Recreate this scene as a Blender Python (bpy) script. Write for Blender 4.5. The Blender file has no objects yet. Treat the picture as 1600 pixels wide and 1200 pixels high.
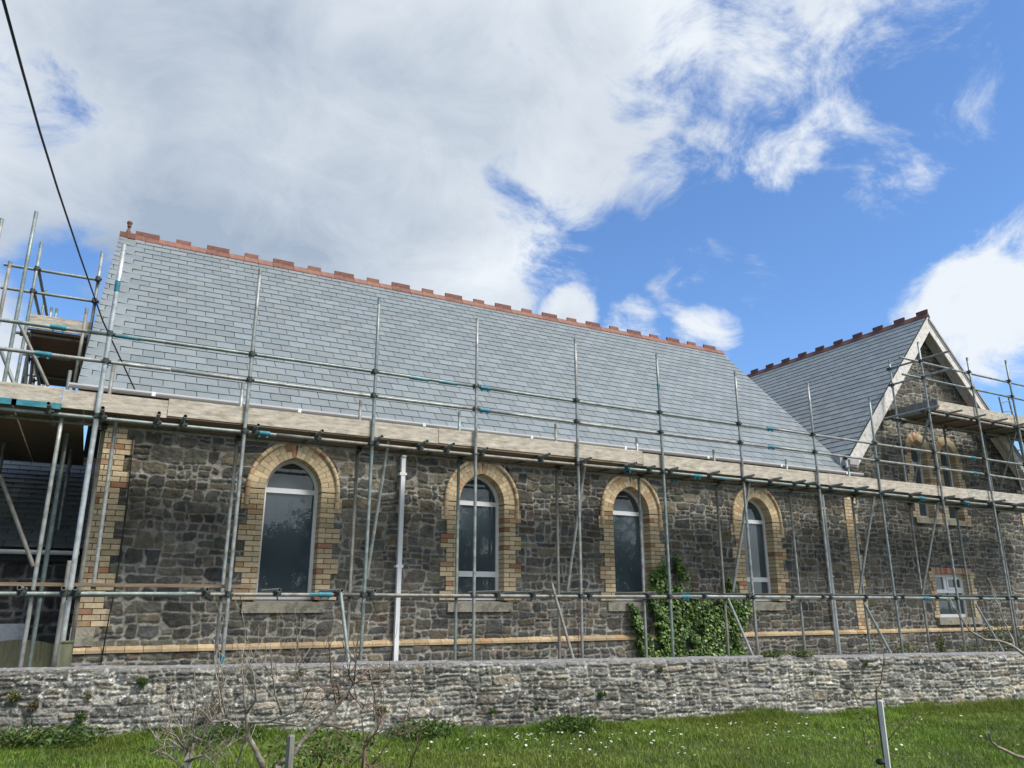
import bpy, math, random
import numpy as np
from mathutils import Vector, Matrix
R = math.radians
random.seed(7); rng = np.random.default_rng(7)
S = bpy.context.scene
col = S.collection

# ------------------------------------------------------------------ camera
PITCH = math.atan(344/1200); YAW = R(28.2); EYE = 1.3
cd = bpy.data.cameras.new('camera'); cd.sensor_width = 36; cd.lens = 27.0
cd.clip_start = .05; cd.clip_end = 1500
cam = bpy.data.objects.new('camera', cd); col.objects.link(cam)
cam.location = (0, 0, EYE); cam.rotation_euler = (math.pi/2+PITCH, 0, -YAW)
S.camera = cam
S.view_settings.view_transform = 'Standard'; S.view_settings.look = 'None'
S.view_settings.gamma = 1; S.view_settings.exposure = 0.75

# projection helpers used for measuring: pixel of the 1600 x 1200 photo -> world point on a plane
_fw = np.array([math.sin(YAW)*math.cos(PITCH), math.cos(YAW)*math.cos(PITCH), math.sin(PITCH)])
_rt = np.array([math.cos(YAW), -math.sin(YAW), 0]); _up = np.cross(_rt, _fw); _C = np.array([0, 0, EYE])
def ray(x, y): return _rt*(x-800)/1200+_up*(600-y)/1200+_fw
def onY(x, y, Y): r = ray(x, y); return _C+r*(Y/r[1])
def onZ(x, y, Z): r = ray(x, y); return _C+r*((Z-EYE)/r[2])
def dep(x, y, d): return _C+ray(x, y)*d
def skydir(x, y): r = ray(x, y); return r/np.linalg.norm(r)

# ------------------------------------------------------------------ light
SUN_AZ, SUN_EL = 30, 55          # azimuth to the right of the wall's outward normal
sd = Vector((math.sin(R(SUN_AZ))*math.cos(R(SUN_EL)), -math.cos(R(SUN_AZ))*math.cos(R(SUN_EL)), math.sin(R(SUN_EL))))
sl = bpy.data.lights.new('sun', 'SUN'); sl.energy = 3.3; sl.angle = R(20); sl.color = (1, .96, .9)
so = bpy.data.objects.new('sun', sl); col.objects.link(so); so.location = (0, -20, 30)
so.rotation_euler = sd.to_track_quat('Z', 'Y').to_euler()

def N(nt, t, **kw):
    n = nt.nodes.new(t)
    for k, v in kw.items():
        if k.startswith('i_'):
            key = k[2:].replace('_', ' '); n.inputs[key].default_value = v
        else: setattr(n, k, v)
    return n
def build_world():
    w = bpy.data.worlds.new("World"); S.world = w; w.use_nodes = True; nt = w.node_tree
    L = nt.links.new; bg = nt.nodes['Background']; bg.inputs[1].default_value = .1
    def M(op, a, b=None, c=None, clamp=False):
        n = nt.nodes.new('ShaderNodeMath'); n.operation = op; n.use_clamp = clamp
        for i, v in enumerate((a, b, c)):
            if v is None: continue
            if isinstance(v, (int, float)): n.inputs[i].default_value = v
            else: L(v, n.inputs[i])
        return n.outputs[0]
    sky = N(nt, 'ShaderNodeTexSky', sky_type='NISHITA', sun_disc=False)
    sky.sun_elevation = R(SUN_EL); sky.sun_rotation = math.pi - R(SUN_AZ)
    sky.air_density = 1.0; sky.dust_density = .4; sky.ozone_density = 2.5
    tint = N(nt, 'ShaderNodeMix', data_type='RGBA', blend_type='MULTIPLY'); tint.inputs[0].default_value = 1
    L(sky.outputs[0], tint.inputs[6]); tint.inputs[7].default_value = SKY_TINT
    tc = N(nt, 'ShaderNodeTexCoord'); d = tc.outputs['Generated']
    sep = N(nt, 'ShaderNodeSeparateXYZ'); L(d, sep.inputs[0])
    den = M('ADD', M('MAXIMUM', sep.outputs[2], 0), .45)
    cx = M('DIVIDE', sep.outputs[0], den); cy = M('DIVIDE', sep.outputs[1], den)
    cmb = N(nt, 'ShaderNodeCombineXYZ'); L(cx, cmb.inputs[0]); L(cy, cmb.inputs[1])
    P = cmb.outputs[0]
    def noise(sc, det, rough, dist, off):
        mp = N(nt, 'ShaderNodeMapping'); mp.inputs['Location'].default_value = off; L(P, mp.inputs[0])
        n = N(nt, 'ShaderNodeTexNoise', noise_dimensions='3D'); L(mp.outputs[0], n.inputs['Vector'])
        n.inputs['Scale'].default_value = sc; n.inputs['Detail'].default_value = det
        n.inputs['Roughness'].default_value = rough; n.inputs['Distortion'].default_value = dist
        return n.outputs[0]
    big = noise(2.6, 3, .5, .3, (3.1, 1.7, .3)); fine = noise(7.5, 12, .66, .5, (.4, 5.2, 1.1))
    soft = noise(2.2, 4, .5, .2, (7.4, 2.2, 4.5))
    bias = None
    for cdef in CLOUDS:
        if cdef == 'rear': v = np.array([.1, -.85, .5]); rad, wt = 88, .62       # unseen cloud bank added behind the camera to whiten the ambient light
        else: px, py, rad, wt = cdef; v = skydir(px, py)
        dp = N(nt, 'ShaderNodeVectorMath', operation='DOT_PRODUCT'); L(d, dp.inputs[0]); dp.inputs[1].default_value = tuple(v)
        mr = N(nt, 'ShaderNodeMapRange', interpolation_type='SMOOTHSTEP', clamp=True)
        L(dp.outputs['Value'], mr.inputs[0])
        mr.inputs[1].default_value = math.cos(R(rad)); mr.inputs[2].default_value = math.cos(R(rad*.25))
        mr.inputs[3].default_value = 0; mr.inputs[4].default_value = abs(wt)
        if wt < 0: bias = M('SUBTRACT', bias, mr.outputs[0])
        else: bias = mr.outputs[0] if bias is None else M('MAXIMUM', bias, mr.outputs[0])
    # behind and beside the camera: scattered cloud besides the added bank
    dens = M('ADD', bias, M('ADD', M('MULTIPLY', M('SUBTRACT', fine, .5), 1.25), M('MULTIPLY', M('SUBTRACT', big, .5), .55)))
    mr = N(nt, 'ShaderNodeMapRange', interpolation_type='SMOOTHSTEP', clamp=True); L(dens, mr.inputs[0])
    mr.inputs[1].default_value = .24; mr.inputs[2].default_value = .61
    mask = M('MULTIPLY', mr.outputs[0], .97)
    mr2 = N(nt, 'ShaderNodeMapRange', interpolation_type='SMOOTHSTEP', clamp=True)   # thick cloud greys
    v = skydir(430, 290); dp = N(nt, 'ShaderNodeVectorMath', operation='DOT_PRODUCT'); L(d, dp.inputs[0]); dp.inputs[1].default_value = tuple(v)
    L(dp.outputs['Value'], mr2.inputs[0]); mr2.inputs[1].default_value = math.cos(R(30)); mr2.inputs[2].default_value = math.cos(R(2))
    thick = M('ADD', M('SUBTRACT', M('MULTIPLY', mr2.outputs[0], .75), .22), M('ADD', M('MULTIPLY', M('SUBTRACT', soft, .5), 2.4), M('MULTIPLY', M('SUBTRACT', fine, .5), 1.0)), clamp=True)
    cc = N(nt, 'ShaderNodeMix', data_type='RGBA'); L(thick, cc.inputs[0])
    cc.inputs[6].default_value = CLOUD_W; cc.inputs[7].default_value = CLOUD_G
    mx = N(nt, 'ShaderNodeMix', data_type='RGBA'); L(mask, mx.inputs[0]); L(tint.outputs[2], mx.inputs[6]); L(cc.outputs[2], mx.inputs[7])
    L(mx.outputs[2], bg.inputs[0])
SKY_TINT = (.76, .97, 1.20, 1)
CLOUD_W = (5.2, 5.5, 5.8, 1); CLOUD_G = (2.35, 2.85, 3.55, 1)
CLOUDS = ['rear', (250, 150, 27, .75), (600, 200, 22, .72), (800, 120, 16, .7), (960, 60, 11, .6), (880, 260, 7.5, .6), (1010, 270, 5, .42), (1180, 60, 11, .42), (1130, 130, 7, .4),
          (1330, 40, 11, .38), (1420, 130, 9, .31), (1320, 170, 7, .32), (1230, 235, 4, .40), (1390, 275, 4.5, .30), (1440, 170, 4, .26), (700, 400, 5.5, .5), (430, 370, 14, .65), (30, 460, 5, .5), (40, 560, 5, .55),
          (1560, 500, 6.8, .62), (1480, 480, 5, .36), (1640, 430, 7, .42), (890, 492, 3.4, .55), (1105, 522, 3.6, .46), (980, 515, 3.4, .42), (1090, 445, 4.5, .27), (1180, 450, 3, .25), (720, 390, 5, .55), (1090, 280, 4, .3),
          (40, 165, 5, -.25), (740, 310, 6, -.2), (60, 390, 4, -.1), (125, 450, 5.5, -.42)]
build_world()

# ------------------------------------------------------------------ materials
def mat(name, base=(.5, .5, .5), rough=.8, attr=False, nscale=6., namp=.35, bump=.0, bscale=40., metal=0., spec=.4,
        tint2=None, t2scale=3., t2lo=.5, t2hi=.65, stretch=(1, 1, 1), detail=6, sheen=0, trans=0):
    m = bpy.data.materials.new(name); m.use_nodes = True; nt = m.node_tree; L = nt.links.new
    b = nt.nodes['Principled BSDF']; b.inputs['Roughness'].default_value = rough; b.inputs['Metallic'].default_value = metal
    b.inputs['Specular IOR Level'].default_value = spec
    tc = N(nt, 'ShaderNodeTexCoord'); mp = N(nt, 'ShaderNodeMapping'); L(tc.outputs['Object'], mp.inputs[0]); mp.inputs['Scale'].default_value = stretch
    if attr:
        a = N(nt, 'ShaderNodeAttribute'); a.attribute_name = 'col'; c = a.outputs['Color']
    else:
        r_ = N(nt, 'ShaderNodeRGB'); r_.outputs[0].default_value = (*base, 1); c = r_.outputs[0]
    if tint2:
        n = N(nt, 'ShaderNodeTexNoise'); L(mp.outputs[0], n.inputs['Vector']); n.inputs['Scale'].default_value = t2scale
        n.inputs['Detail'].default_value = 8; n.inputs['Roughness'].default_value = .65
        mr = N(nt, 'ShaderNodeMapRange'); L(n.outputs[0], mr.inputs[0]); mr.inputs[1].default_value = t2lo; mr.inputs[2].default_value = t2hi
        x = N(nt, 'ShaderNodeMix', data_type='RGBA'); L(mr.outputs[0], x.inputs[0]); L(c, x.inputs[6]); x.inputs[7].default_value = (*tint2, 1); c = x.outputs[2]
    n = N(nt, 'ShaderNodeTexNoise'); L(mp.outputs[0], n.inputs['Vector']); n.inputs['Scale'].default_value = nscale; n.inputs['Detail'].default_value = detail
    n.inputs['Roughness'].default_value = .65
    mr = N(nt, 'ShaderNodeMapRange'); L(n.outputs[0], mr.inputs[0]); mr.inputs[1].default_value = .25; mr.inputs[2].default_value = .75
    mr.inputs[3].default_value = 1-namp; mr.inputs[4].default_value = 1+namp
    x = N(nt, 'ShaderNodeMix', data_type='RGBA', blend_type='MULTIPLY'); x.inputs[0].default_value = 1
    L(c, x.inputs[6]); L(mr.outputs[0], x.inputs[7]); L(x.outputs[2], b.inputs['Base Color'])
    if bump:
        n2 = N(nt, 'ShaderNodeTexNoise'); L(mp.outputs[0], n2.inputs['Vector']); n2.inputs['Scale'].default_value = bscale; n2.inputs['Detail'].default_value = 6
        bp = N(nt, 'ShaderNodeBump'); bp.inputs['Strength'].default_value = bump; bp.inputs['Distance'].default_value = .02
        L(n2.outputs[0], bp.inputs['Height']); L(bp.outputs[0], b.inputs['Normal'])
    if trans:
        t = N(nt, 'ShaderNodeBsdfTranslucent'); L(x.outputs[2], t.inputs[0]); ms = N(nt, 'ShaderNodeMixShader'); ms.inputs[0].default_value = trans
        L(b.outputs[0], ms.inputs[1]); L(t.outputs[0], ms.inputs[2]); L(ms.outputs[0], nt.nodes['Material Output'].inputs[0])
    return m
M_ = dict(
 rubble=mat('rubble_stone', attr=True, rough=.9, nscale=16, namp=.35, bump=.6, bscale=35, spec=.2),
 field=mat('lichened_stone', attr=True, rough=.95, nscale=24, namp=.5, bump=.8, bscale=45, spec=.15, tint2=(.50, .49, .44), t2scale=16, t2lo=.56, t2hi=.66),
 brick=mat('buff_brick', attr=True, rough=.85, nscale=18, namp=.22, bump=.2, bscale=60, spec=.2),
 joint=mat('brick_joint', (.085, .062, .045), rough=.95),
 slate=mat('slate', attr=True, rough=.42, nscale=9, namp=.10, bump=.12, bscale=30, spec=.45),
 felt=mat('roof_underlay', (.03, .035, .04), rough=.9),
 terracotta=mat('terracotta', (.225, .10, .066), rough=.7, nscale=11, namp=.45, bump=.2, tint2=(.13, .055, .045), t2scale=5, t2lo=.45, t2hi=.7),
 terracotta_dark=mat('weathered_terracotta', (.16, .07, .052), rough=.8, nscale=12, namp=.5, bump=.3),
 sill=mat('sill_stone', (.30, .28, .225), rough=.9, nscale=30, namp=.35, bump=.4, tint2=(.16, .15, .12), t2scale=5),
 upvc=mat('white_frame', (.74, .76, .78), rough=.35, nscale=3, namp=.06, spec=.5),
 oldwhite=mat('weathered_white_paint', (.62, .60, .56), rough=.75, nscale=20, namp=.22, tint2=(.32, .29, .25), t2scale=9, t2lo=.5, t2hi=.75, stretch=(1, 1, 1)),
 soffit=mat('grey_soffit', (.33, .33, .33), rough=.8, nscale=10, namp=.25),
 galv=mat('galvanised_tube', (.27, .285, .27), rough=.5, nscale=9, namp=.45, metal=.3, spec=.5, bump=.15, bscale=60, tint2=(.16, .13, .10), t2scale=7, t2lo=.5, t2hi=.72),
 galvold=mat('rusty_tube', (.22, .215, .19), rough=.6, nscale=9, namp=.45, metal=.2, bump=.2, bscale=60, tint2=(.17, .135, .10), t2scale=6, t2lo=.5, t2hi=.72),
 galvgreen=mat('greenish_tube', (.20, .24, .225), rough=.5, nscale=9, namp=.4, metal=.3, bump=.15, bscale=60, tint2=(.33, .33, .31), t2scale=12, t2lo=.55, t2hi=.68),
 timber2=mat('old_scaffold_board', (.44, .41, .355), rough=.9, nscale=5, namp=.5, bump=.5, bscale=20, tint2=(.25, .215, .165), t2scale=3.4, t2lo=.48, t2hi=.72, stretch=(1.2, 3, 7)),
 galvnew=mat('bright_tube', (.44, .46, .45), rough=.42, nscale=12, namp=.3, metal=.4, spec=.5, tint2=(.28, .31, .30), t2scale=9, t2lo=.48, t2hi=.66),
 fitting=mat('fitting', (.055, .065, .06), rough=.6, nscale=30, namp=.5, metal=.4),
 cyan=mat('cyan_paint', (.025, .18, .235), rough=.6, nscale=14, namp=.45, tint2=(.12, .2, .2), t2scale=16, t2lo=.55, t2hi=.7),
 timber=mat('scaffold_board', (.46, .415, .345), rough=.85, nscale=3.5, namp=.4, bump=.4, bscale=20, tint2=(.33, .28, .215), t2scale=2.8, t2lo=.46, t2hi=.68, stretch=(1.6, 3, 7)),
 deck=mat('deck_board', (.17, .125, .085), rough=.9, nscale=4, namp=.45, bump=.3, stretch=(.8, 6, 6)),
 greywood=mat('grey_timber', (.20, .19, .165), rough=.9, nscale=4, namp=.45, bump=.3, stretch=(5, 5, .8)),
 greenwood=mat('algae_timber', (.12, .125, .075), rough=.9, nscale=5, namp=.45, bump=.3, stretch=(5, 5, .8)),
 stake=mat('pale_stake', (.55, .54, .48), rough=.8, nscale=8, namp=.25, stretch=(4, 4, .6), bump=.2),
 render_=mat('whitewash', (.5, .52, .56), rough=.9, nscale=12, namp=.3),
 black=mat('black_rubber', (.012, .012, .014), rough=.5),
 bark=mat('pale_bark', (.25, .205, .16), rough=.85, nscale=25, namp=.5, bump=.5, tint2=(.42, .39, .33), t2scale=12),
 twig=mat('brown_twig', (.17, .115, .085), rough=.8, nscale=20, namp=.4),
 leaf=mat('leaf', attr=True, rough=.5, nscale=8, namp=.25, spec=.4, trans=.25),
 ivy=mat('ivy_leaf', attr=True, rough=.42, nscale=8, namp=.25, spec=.35, trans=.15),
 blade=mat('grass_blade', attr=True, rough=.55, nscale=1.5, namp=.25, spec=.3, trans=.35),
 soil=mat('turf', (.035, .055, .018), rough=.95, nscale=2.5, namp=.5, bump=.5, bscale=30, tint2=(.06, .055, .03), t2scale=1.2),
 gravel=mat('churchyard_path', (.22, .21, .19), rough=.95, nscale=30, namp=.4, bump=.6),
 petal=mat('petal', (.9, .9, .88), rough=.6, namp=.05),
 yolk=mat('flower_centre', (.75, .5, .05), rough=.7, namp=.1),
)
def glass_mat():
    m = bpy.data.materials.new('patterned_glass'); m.use_nodes = True; nt = m.node_tree; L = nt.links.new
    b = nt.nodes['Principled BSDF']; b.inputs['Roughness'].default_value = .012; b.inputs['Base Color'].default_value = (.055, .078, .092, 1)
    b.inputs['Specular IOR Level'].default_value = .7; b.inputs['IOR'].default_value = 1.6
    tc = N(nt, 'ShaderNodeTexCoord')
    v = N(nt, 'ShaderNodeTexVoronoi', feature='SMOOTH_F1'); v.inputs['Scale'].default_value = 30; L(tc.outputs['Object'], v.inputs['Vector'])
    n = N(nt, 'ShaderNodeTexNoise'); n.inputs['Scale'].default_value = 7; n.inputs['Detail'].default_value = 4; L(tc.outputs['Object'], n.inputs['Vector'])
    ad = N(nt, 'ShaderNodeMath', operation='ADD'); L(v.outputs[0], ad.inputs[0]); L(n.outputs[0], ad.inputs[1])
    bp = N(nt, 'ShaderNodeBump'); bp.inputs['Strength'].default_value = .028; bp.inputs['Distance'].default_value = .004
    L(ad.outputs[0], bp.inputs['Height']); L(bp.outputs[0], b.inputs['Normal'])
    return m
M_['glass'] = glass_mat()

# ------------------------------------------------------------------ object helpers
WL = {}
def tag(o, label=None, cat=None, group=None, kind=None):
    if label: o['label'] = label
    if cat: o['category'] = cat
    if group: o['group'] = group
    if kind: o['kind'] = kind
    return o
def place(o, loc, parent=None):
    loc = Vector(loc)
    WL[o.name] = loc
    if parent is not None:
        o.parent = parent; o.location = loc-WL[parent.name]
    else: o.location = loc
def empty(name, loc, **kw):
    o = bpy.data.objects.new(name, None); o.empty_display_size = .2; col.objects.link(o); place(o, loc); tag(o, **kw); return o
class MB:
    def __init__(s): s.v = []; s.f = []; s.c = []; s.sm = []; s.mi = []
    def add(s, vs, fs, c=(1, 1, 1), smooth=False, mi=0):
        o = len(s.v); s.v += [tuple(map(float, p)) for p in vs]
        for f in fs: s.f.append([i+o for i in f]); s.c.append(c); s.sm.append(smooth); s.mi.append(mi)
        return s
    def box(s, a, b, c=(1, 1, 1), mi=0):
        x0, y0, z0 = a; x1, y1, z1 = b
        return s.add([(x0, y0, z0), (x1, y0, z0), (x1, y1, z0), (x0, y1, z0), (x0, y0, z1), (x1, y0, z1), (x1, y1, z1), (x0, y1, z1)],
              [(0, 3, 2, 1), (4, 5, 6, 7), (0, 1, 5, 4), (1, 2, 6, 5), (2, 3, 7, 6), (3, 0, 4, 7)], c, mi=mi)
    def brick(s, a, b, c, ch=.004):            # box whose front (-Y) edges are chamfered
        x0, y0, z0 = a; x1, y1, z1 = b
        v = [(x0+ch, y0, z0+ch), (x1-ch, y0, z0+ch), (x1-ch, y0, z1-ch), (x0+ch, y0, z1-ch),
             (x0, y0+ch, z0), (x1, y0+ch, z0), (x1, y0+ch, z1), (x0, y0+ch, z1), (x0, y1, z0), (x1, y1, z0), (x1, y1, z1), (x0, y1, z1)]
        return s.add(v, [(0, 1, 2, 3), (0, 4, 5, 1), (1, 5, 6, 2), (2, 6, 7, 3), (3, 7, 4, 0), (4, 8, 9, 5), (5, 9, 10, 6), (6, 10, 11, 7), (7, 11, 8, 4), (8, 11, 10, 9)], c)
    def prism(s, poly, y0, y1, c=(1, 1, 1), mi=0):       # polygon in XZ (counter-clockwise seen from -Y), extruded y0 -> y1
        n = len(poly); v = [(x, y0, z) for x, z in poly]+[(x, y1, z) for x, z in poly]
        return s.add(v, [tuple(range(n)), tuple(range(2*n-1, n-1, -1))]+[(i, i+n, (i+1) % n+n, (i+1) % n) for i in range(n)], c, mi=mi)
    def tube(s, p0, p1, r, n=12, c=(1, 1, 1), hollow=True, r1=None):
        p0 = Vector(p0); p1 = Vector(p1); d = (p1-p0).normalized(); r1 = r if r1 is None else r1
        a = d.orthogonal().normalized(); b = d.cross(a)
        def ring(p, rr): return [p+(a*math.cos(2*math.pi*k/n)+b*math.sin(2*math.pi*k/n))*rr for k in range(n)]
        s.add(ring(p0, r)+ring(p1, r1), [(k, (k+1) % n, (k+1) % n+n, k+n) for k in range(n)], c, True)
        for p, q, rr, flip in ((p0, d, r, 0), (p1, -d, r1, 1)):
            if hollow:
                A = ring(p, rr)+ring(p, rr*.8)+ring(p+q*.09, rr*.78)
                fs = []
                for k in range(n):
                    j = (k+1) % n; fs += [(k, k+n, j+n, j), (k+n, k+2*n, j+2*n, j+n)]
                fs.append(tuple(range(2*n, 3*n)))
                if flip: fs = [tuple(reversed(f)) for f in fs]
                s.add(A, fs, c)
            else:
                f = tuple(range(n)); s.add(ring(p, rr), [f if flip else tuple(reversed(f))], c)
        return s
    def path(s, pts, rads, n=6, c=(1, 1, 1)):
        pts = [Vector(p) for p in pts]; rings = []
        up = Vector((.3, -.9, .2)).normalized()
        for i, p in enumerate(pts):
            d = (pts[min(i+1, len(pts)-1)]-pts[max(i-1, 0)]).normalized(); a = d.cross(up)
            if a.length < 1e-3: a = d.orthogonal()
            a.normalize(); b = d.cross(a)
            rings.append([p+(a*math.cos(2*math.pi*k/n)+b*math.sin(2*math.pi*k/n))*rads[i] for k in range(n)])
        v = [q for r_ in rings for q in r_]; fs = []
        for i in range(len(pts)-1):
            for k in range(n): j = (k+1) % n; fs.append((i*n+k, i*n+j, (i+1)*n+j, (i+1)*n+k))
        fs += [tuple(reversed(range(n))), tuple(range((len(pts)-1)*n, len(pts)*n))]
        return s.add(v, fs, c, True)
    def build(s, name, m, parent=None, **kw):
        v = np.array(s.v, dtype=np.float64)
        lo = v.min(0); hi = v.max(0); o3 = np.array([(lo[0]+hi[0])/2, (lo[1]+hi[1])/2, lo[2]])
        me = bpy.data.meshes.new(name); me.from_pydata([tuple(q) for q in (v-o3)], [], s.f)
        lens = np.array([len(f) for f in s.f]); cc = np.array([(*c[:3], 1) for c in s.c], dtype=np.float32)
        at = me.color_attributes.new('col', 'FLOAT_COLOR', 'CORNER'); at.data.foreach_set('color', np.repeat(cc, lens, axis=0).ravel())
        me.polygons.foreach_set('use_smooth', s.sm); me.polygons.foreach_set('material_index', s.mi)
        for q in (m if isinstance(m, (list, tuple)) else [m]): me.materials.append(M_[q])
        o = bpy.data.objects.new(name, me); col.objects.link(o); place(o, o3, parent); tag(o, **kw); return o
def fastmesh(name, V, F, C, m, parent=None, smooth=False, **kw):
    """numpy mesh, V (n,3), F (m,k) equal-sized faces, C (n,3) per vertex colour"""
    lo = V.min(0); hi = V.max(0); o3 = np.array([(lo[0]+hi[0])/2, (lo[1]+hi[1])/2, lo[2]])
    me = bpy.data.meshes.new(name); k = F.shape[1]
    me.vertices.add(len(V)); me.vertices.foreach_set('co', (V-o3).astype(np.float32).ravel())
    me.loops.add(F.size); me.loops.foreach_set('vertex_index', F.astype(np.int32).ravel())
    me.polygons.add(len(F)); me.polygons.foreach_set('loop_start', np.arange(len(F), dtype=np.int32)*k)
    try: me.polygons.foreach_set('loop_total', np.full(len(F), k, dtype=np.int32))
    except Exception: pass
    me.update(calc_edges=True)
    at = me.color_attributes.new('col', 'FLOAT_COLOR', 'POINT')
    at.data.foreach_set('color', np.concatenate([C, np.ones((len(V), 1))], 1).astype(np.float32).ravel())
    me.polygons.foreach_set('use_smooth', np.full(len(F), smooth))
    me.materials.append(M_[m]); o = bpy.data.objects.new(name, me); col.objects.link(o); place(o, o3, parent); tag(o, **kw); return o

# value noise in numpy
_T = rng.random((256, 256))
def vn(x, z, off=0):
    x = x+off*17.3; z = z+off*9.7; xi = np.floor(x).astype(int); zi = np.floor(z).astype(int); fx = x-xi; fz = z-zi
    fx = fx*fx*(3-2*fx); fz = fz*fz*(3-2*fz); g = lambda a, b: _T[a % 256, b % 256]
    return (g(xi, zi)*(1-fx)+g(xi+1, zi)*fx)*(1-fz)+(g(xi, zi+1)*(1-fx)+g(xi+1, zi+1)*fx)*fz-.5
def fbm(x, z, off=0, o=4):
    s = 0; a = 1
    for i in range(o): s = s+a*vn(x*2**i, z*2**i, off+i); a *= .5
    return s

def rubble(x, z, wmin, wmax, hmin, hmax, warp, palette, mortar, joint, relief, seed, rough=.004, wf=3.5):
    """height and colour of a random rubble wall at points x, z"""
    rg = np.random.default_rng(seed)
    wx = x+warp*2.2*fbm(x*wf, z*wf, seed, 2)+warp*.5*fbm(x*14, z*14, seed+5, 2); wz = z+warp*1.3*fbm(x*wf*.8, z*wf, seed+20, 2)+warp*.4*fbm(x*14, z*14, seed+9, 2)
    H = np.full(x.shape, 0.); Cc = np.zeros((len(x), 3))
    stack = [(np.arange(len(x)), wx.min()-.01, wx.max()+.01, wz.min()-.01, wz.max()+.01)]
    mortar = np.array(mortar)
    while stack:
        idx, x0, x1, z0, z1 = stack.pop()
        if len(idx) == 0: continue
        w, h = x1-x0, z1-z0
        cw = w > wmax or (w > 2*wmin and rg.random() < .38 and w > h*1.2); chh = h > hmax or (h > 2*hmin and rg.random() < .3)
        if h > 3*hmax and w < 8*h: cw = False; chh = True
        if cw and chh: cw = w/wmax > h/hmax*rg.uniform(.6, 1.5); chh = not cw
        if cw:
            c = x0+w*rg.uniform(.3, .7); k = wx[idx] < c; stack += [(idx[k], x0, c, z0, z1), (idx[~k], c, x1, z0, z1)]
        elif chh:
            c = z0+h*rg.uniform(.3, .7); k = wz[idx] < c; stack += [(idx[k], x0, x1, z0, c), (idx[~k], x0, x1, c, z1)]
        else:
            px, pz = wx[idx], wz[idx]
            dx = np.minimum(px-x0, x1-px); dz = np.minimum(pz-z0, z1-pz); dx = np.maximum(dx, 0); dz = np.maximum(dz, 0); mn = np.minimum(dx, dz); d = mn-np.maximum(0, .030-(dx+dz))*.5
            for q in range(rg.integers(1, 4)):      # chopped corners
                a = rg.uniform(0, 2*math.pi); dd = (min(w, h)*.5*rg.uniform(.8, 1.15)+abs(math.cos(a))*max(0, w-h)*.45)-((px-(x0+x1)/2)*math.cos(a)+(pz-(z0+z1)/2)*math.sin(a))
                d = np.minimum(d, np.maximum(dd, 0))
            t = np.clip((d-joint)/(joint*1.3), 0, 1); t = t*t*(3-2*t)
            hh = relief*rg.uniform(.45, 1.1); tx, tz = rg.normal(0, .05, 2)
            H[idx] = t*(hh+tx*(px-(x0+x1)/2)+tz*(pz-(z0+z1)/2))
            b = np.array(palette[rg.choice(len(palette), p=None)])*rg.uniform(.7, 1.3)
            Cc[idx] = mortar+(b-mortar)*t[:, None]
    H += rough*2*fbm(x*11, z*11, seed+31, 4)+rough*1.5*fbm(x*40, z*40, seed+33, 2)
    Cc *= (1+.35*fbm(x*.9, z*.7, seed+50, 3))[:, None]; Cc *= (1+.55*fbm(x*7, z*7, seed+40, 5)+.3*fbm(x*30, z*50, seed+44, 2))[:, None]
    return H, np.clip(Cc, .01, .9)
STONE = [(.075, .078, .078), (.092, .092, .086), (.115, .110, .096), (.066, .070, .074), (.105, .098, .080), (.085, .088, .090), (.125, .115, .097), (.135, .122, .095), (.10, .10, .095), (.08, .084, .080), (.07, .075, .07), (.115, .102, .078), (.095, .078, .066), (.088, .092, .078), (.11, .11, .095)]
STONE = [(a*1.06, b*1.03, c*.96) for a, b, c in STONE]
def wallgrid(name, x0, x1, z0, z1, step, Yf, seed, keep, parent, pal=STONE, mort=(.25, .24, .215), base_off=None, **kw):
    nx = int((x1-x0)/step)+1; nz = int((z1-z0)/step)+1
    X, Z = np.meshgrid(np.linspace(x0, x1, nx), np.linspace(z0, z1, nz)); x = X.ravel(); z = Z.ravel()
    H, Cc = rubble(x, z, .10, .43, .075, .235, .036, pal, mort, .0075, .024, seed, rough=.006); H = np.minimum(H, .027)
    y = Yf-H
    if base_off: y = y-np.where(z < .68, .05, 0)
    V = np.stack([x, y, z], 1); i = (np.arange(nz-1)[:, None]*nx+np.arange(nx-1)[None, :]).ravel(); F = np.stack([i, i+1, i+nx+1, i+nx], 1)
    cx = x[F].mean(1); cz = z[F].mean(1); F = F[keep(cx, cz)]
    return fastmesh(name, V, F, Cc, 'rubble', parent, smooth=True, **kw)
YW = 11.8; YB = YW-.032                                                     # wall face, brick face
# ------------------------------------------------------------------ ground
def ground_z(x, y):
    x = np.asarray(x, float); y = np.asarray(y, float)
    s = (y-(9.65-.2685*(x+.557)))                                          # distance beyond the boundary wall line
    z = .02*fbm(x*.5, y*.5, 3, 3)-.11+.06*np.clip((x-5)/6, 0, 1)+.05*np.clip((2.5-x)/3, 0, 1)
    z = z-np.clip((-5.5-s)/4, 0, 1)*.25
    return np.where(s > 0, 0, z)
gx = np.concatenate([np.linspace(-260, -12, 14)[:-1], np.linspace(-12, 22, 120), np.linspace(22, 300, 14)[1:]]); gy = np.concatenate([np.linspace(-260, -8, 14)[:-1], np.linspace(-8, 14, 80), np.linspace(14, 300, 14)[1:]])
GX, GY = np.meshgrid(gx, gy); V = np.stack([GX.ravel(), GY.ravel(), ground_z(GX.ravel(), GY.ravel())], 1)
i = (np.arange(len(gy)-1)[:, None]*len(gx)+np.arange(len(gx)-1)[None, :]).ravel(); F = np.stack([i, i+1, i+len(gx)+1, i+len(gx)], 1)
fastmesh('ground', V, F, np.ones_like(V)*.1, 'soil', smooth=True, kind='structure')
mb = MB(); mb.add([(-6, 11.6, .012), (-6, 9.9+.8, .012), (0, 10.2, .012), (10, 8.1, .012), (30, 4.5, .012), (30, 11.6, .012)], [(0, 1, 2, 3, 4, 5)]); mb.build('path', 'gravel', kind='structure')

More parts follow.
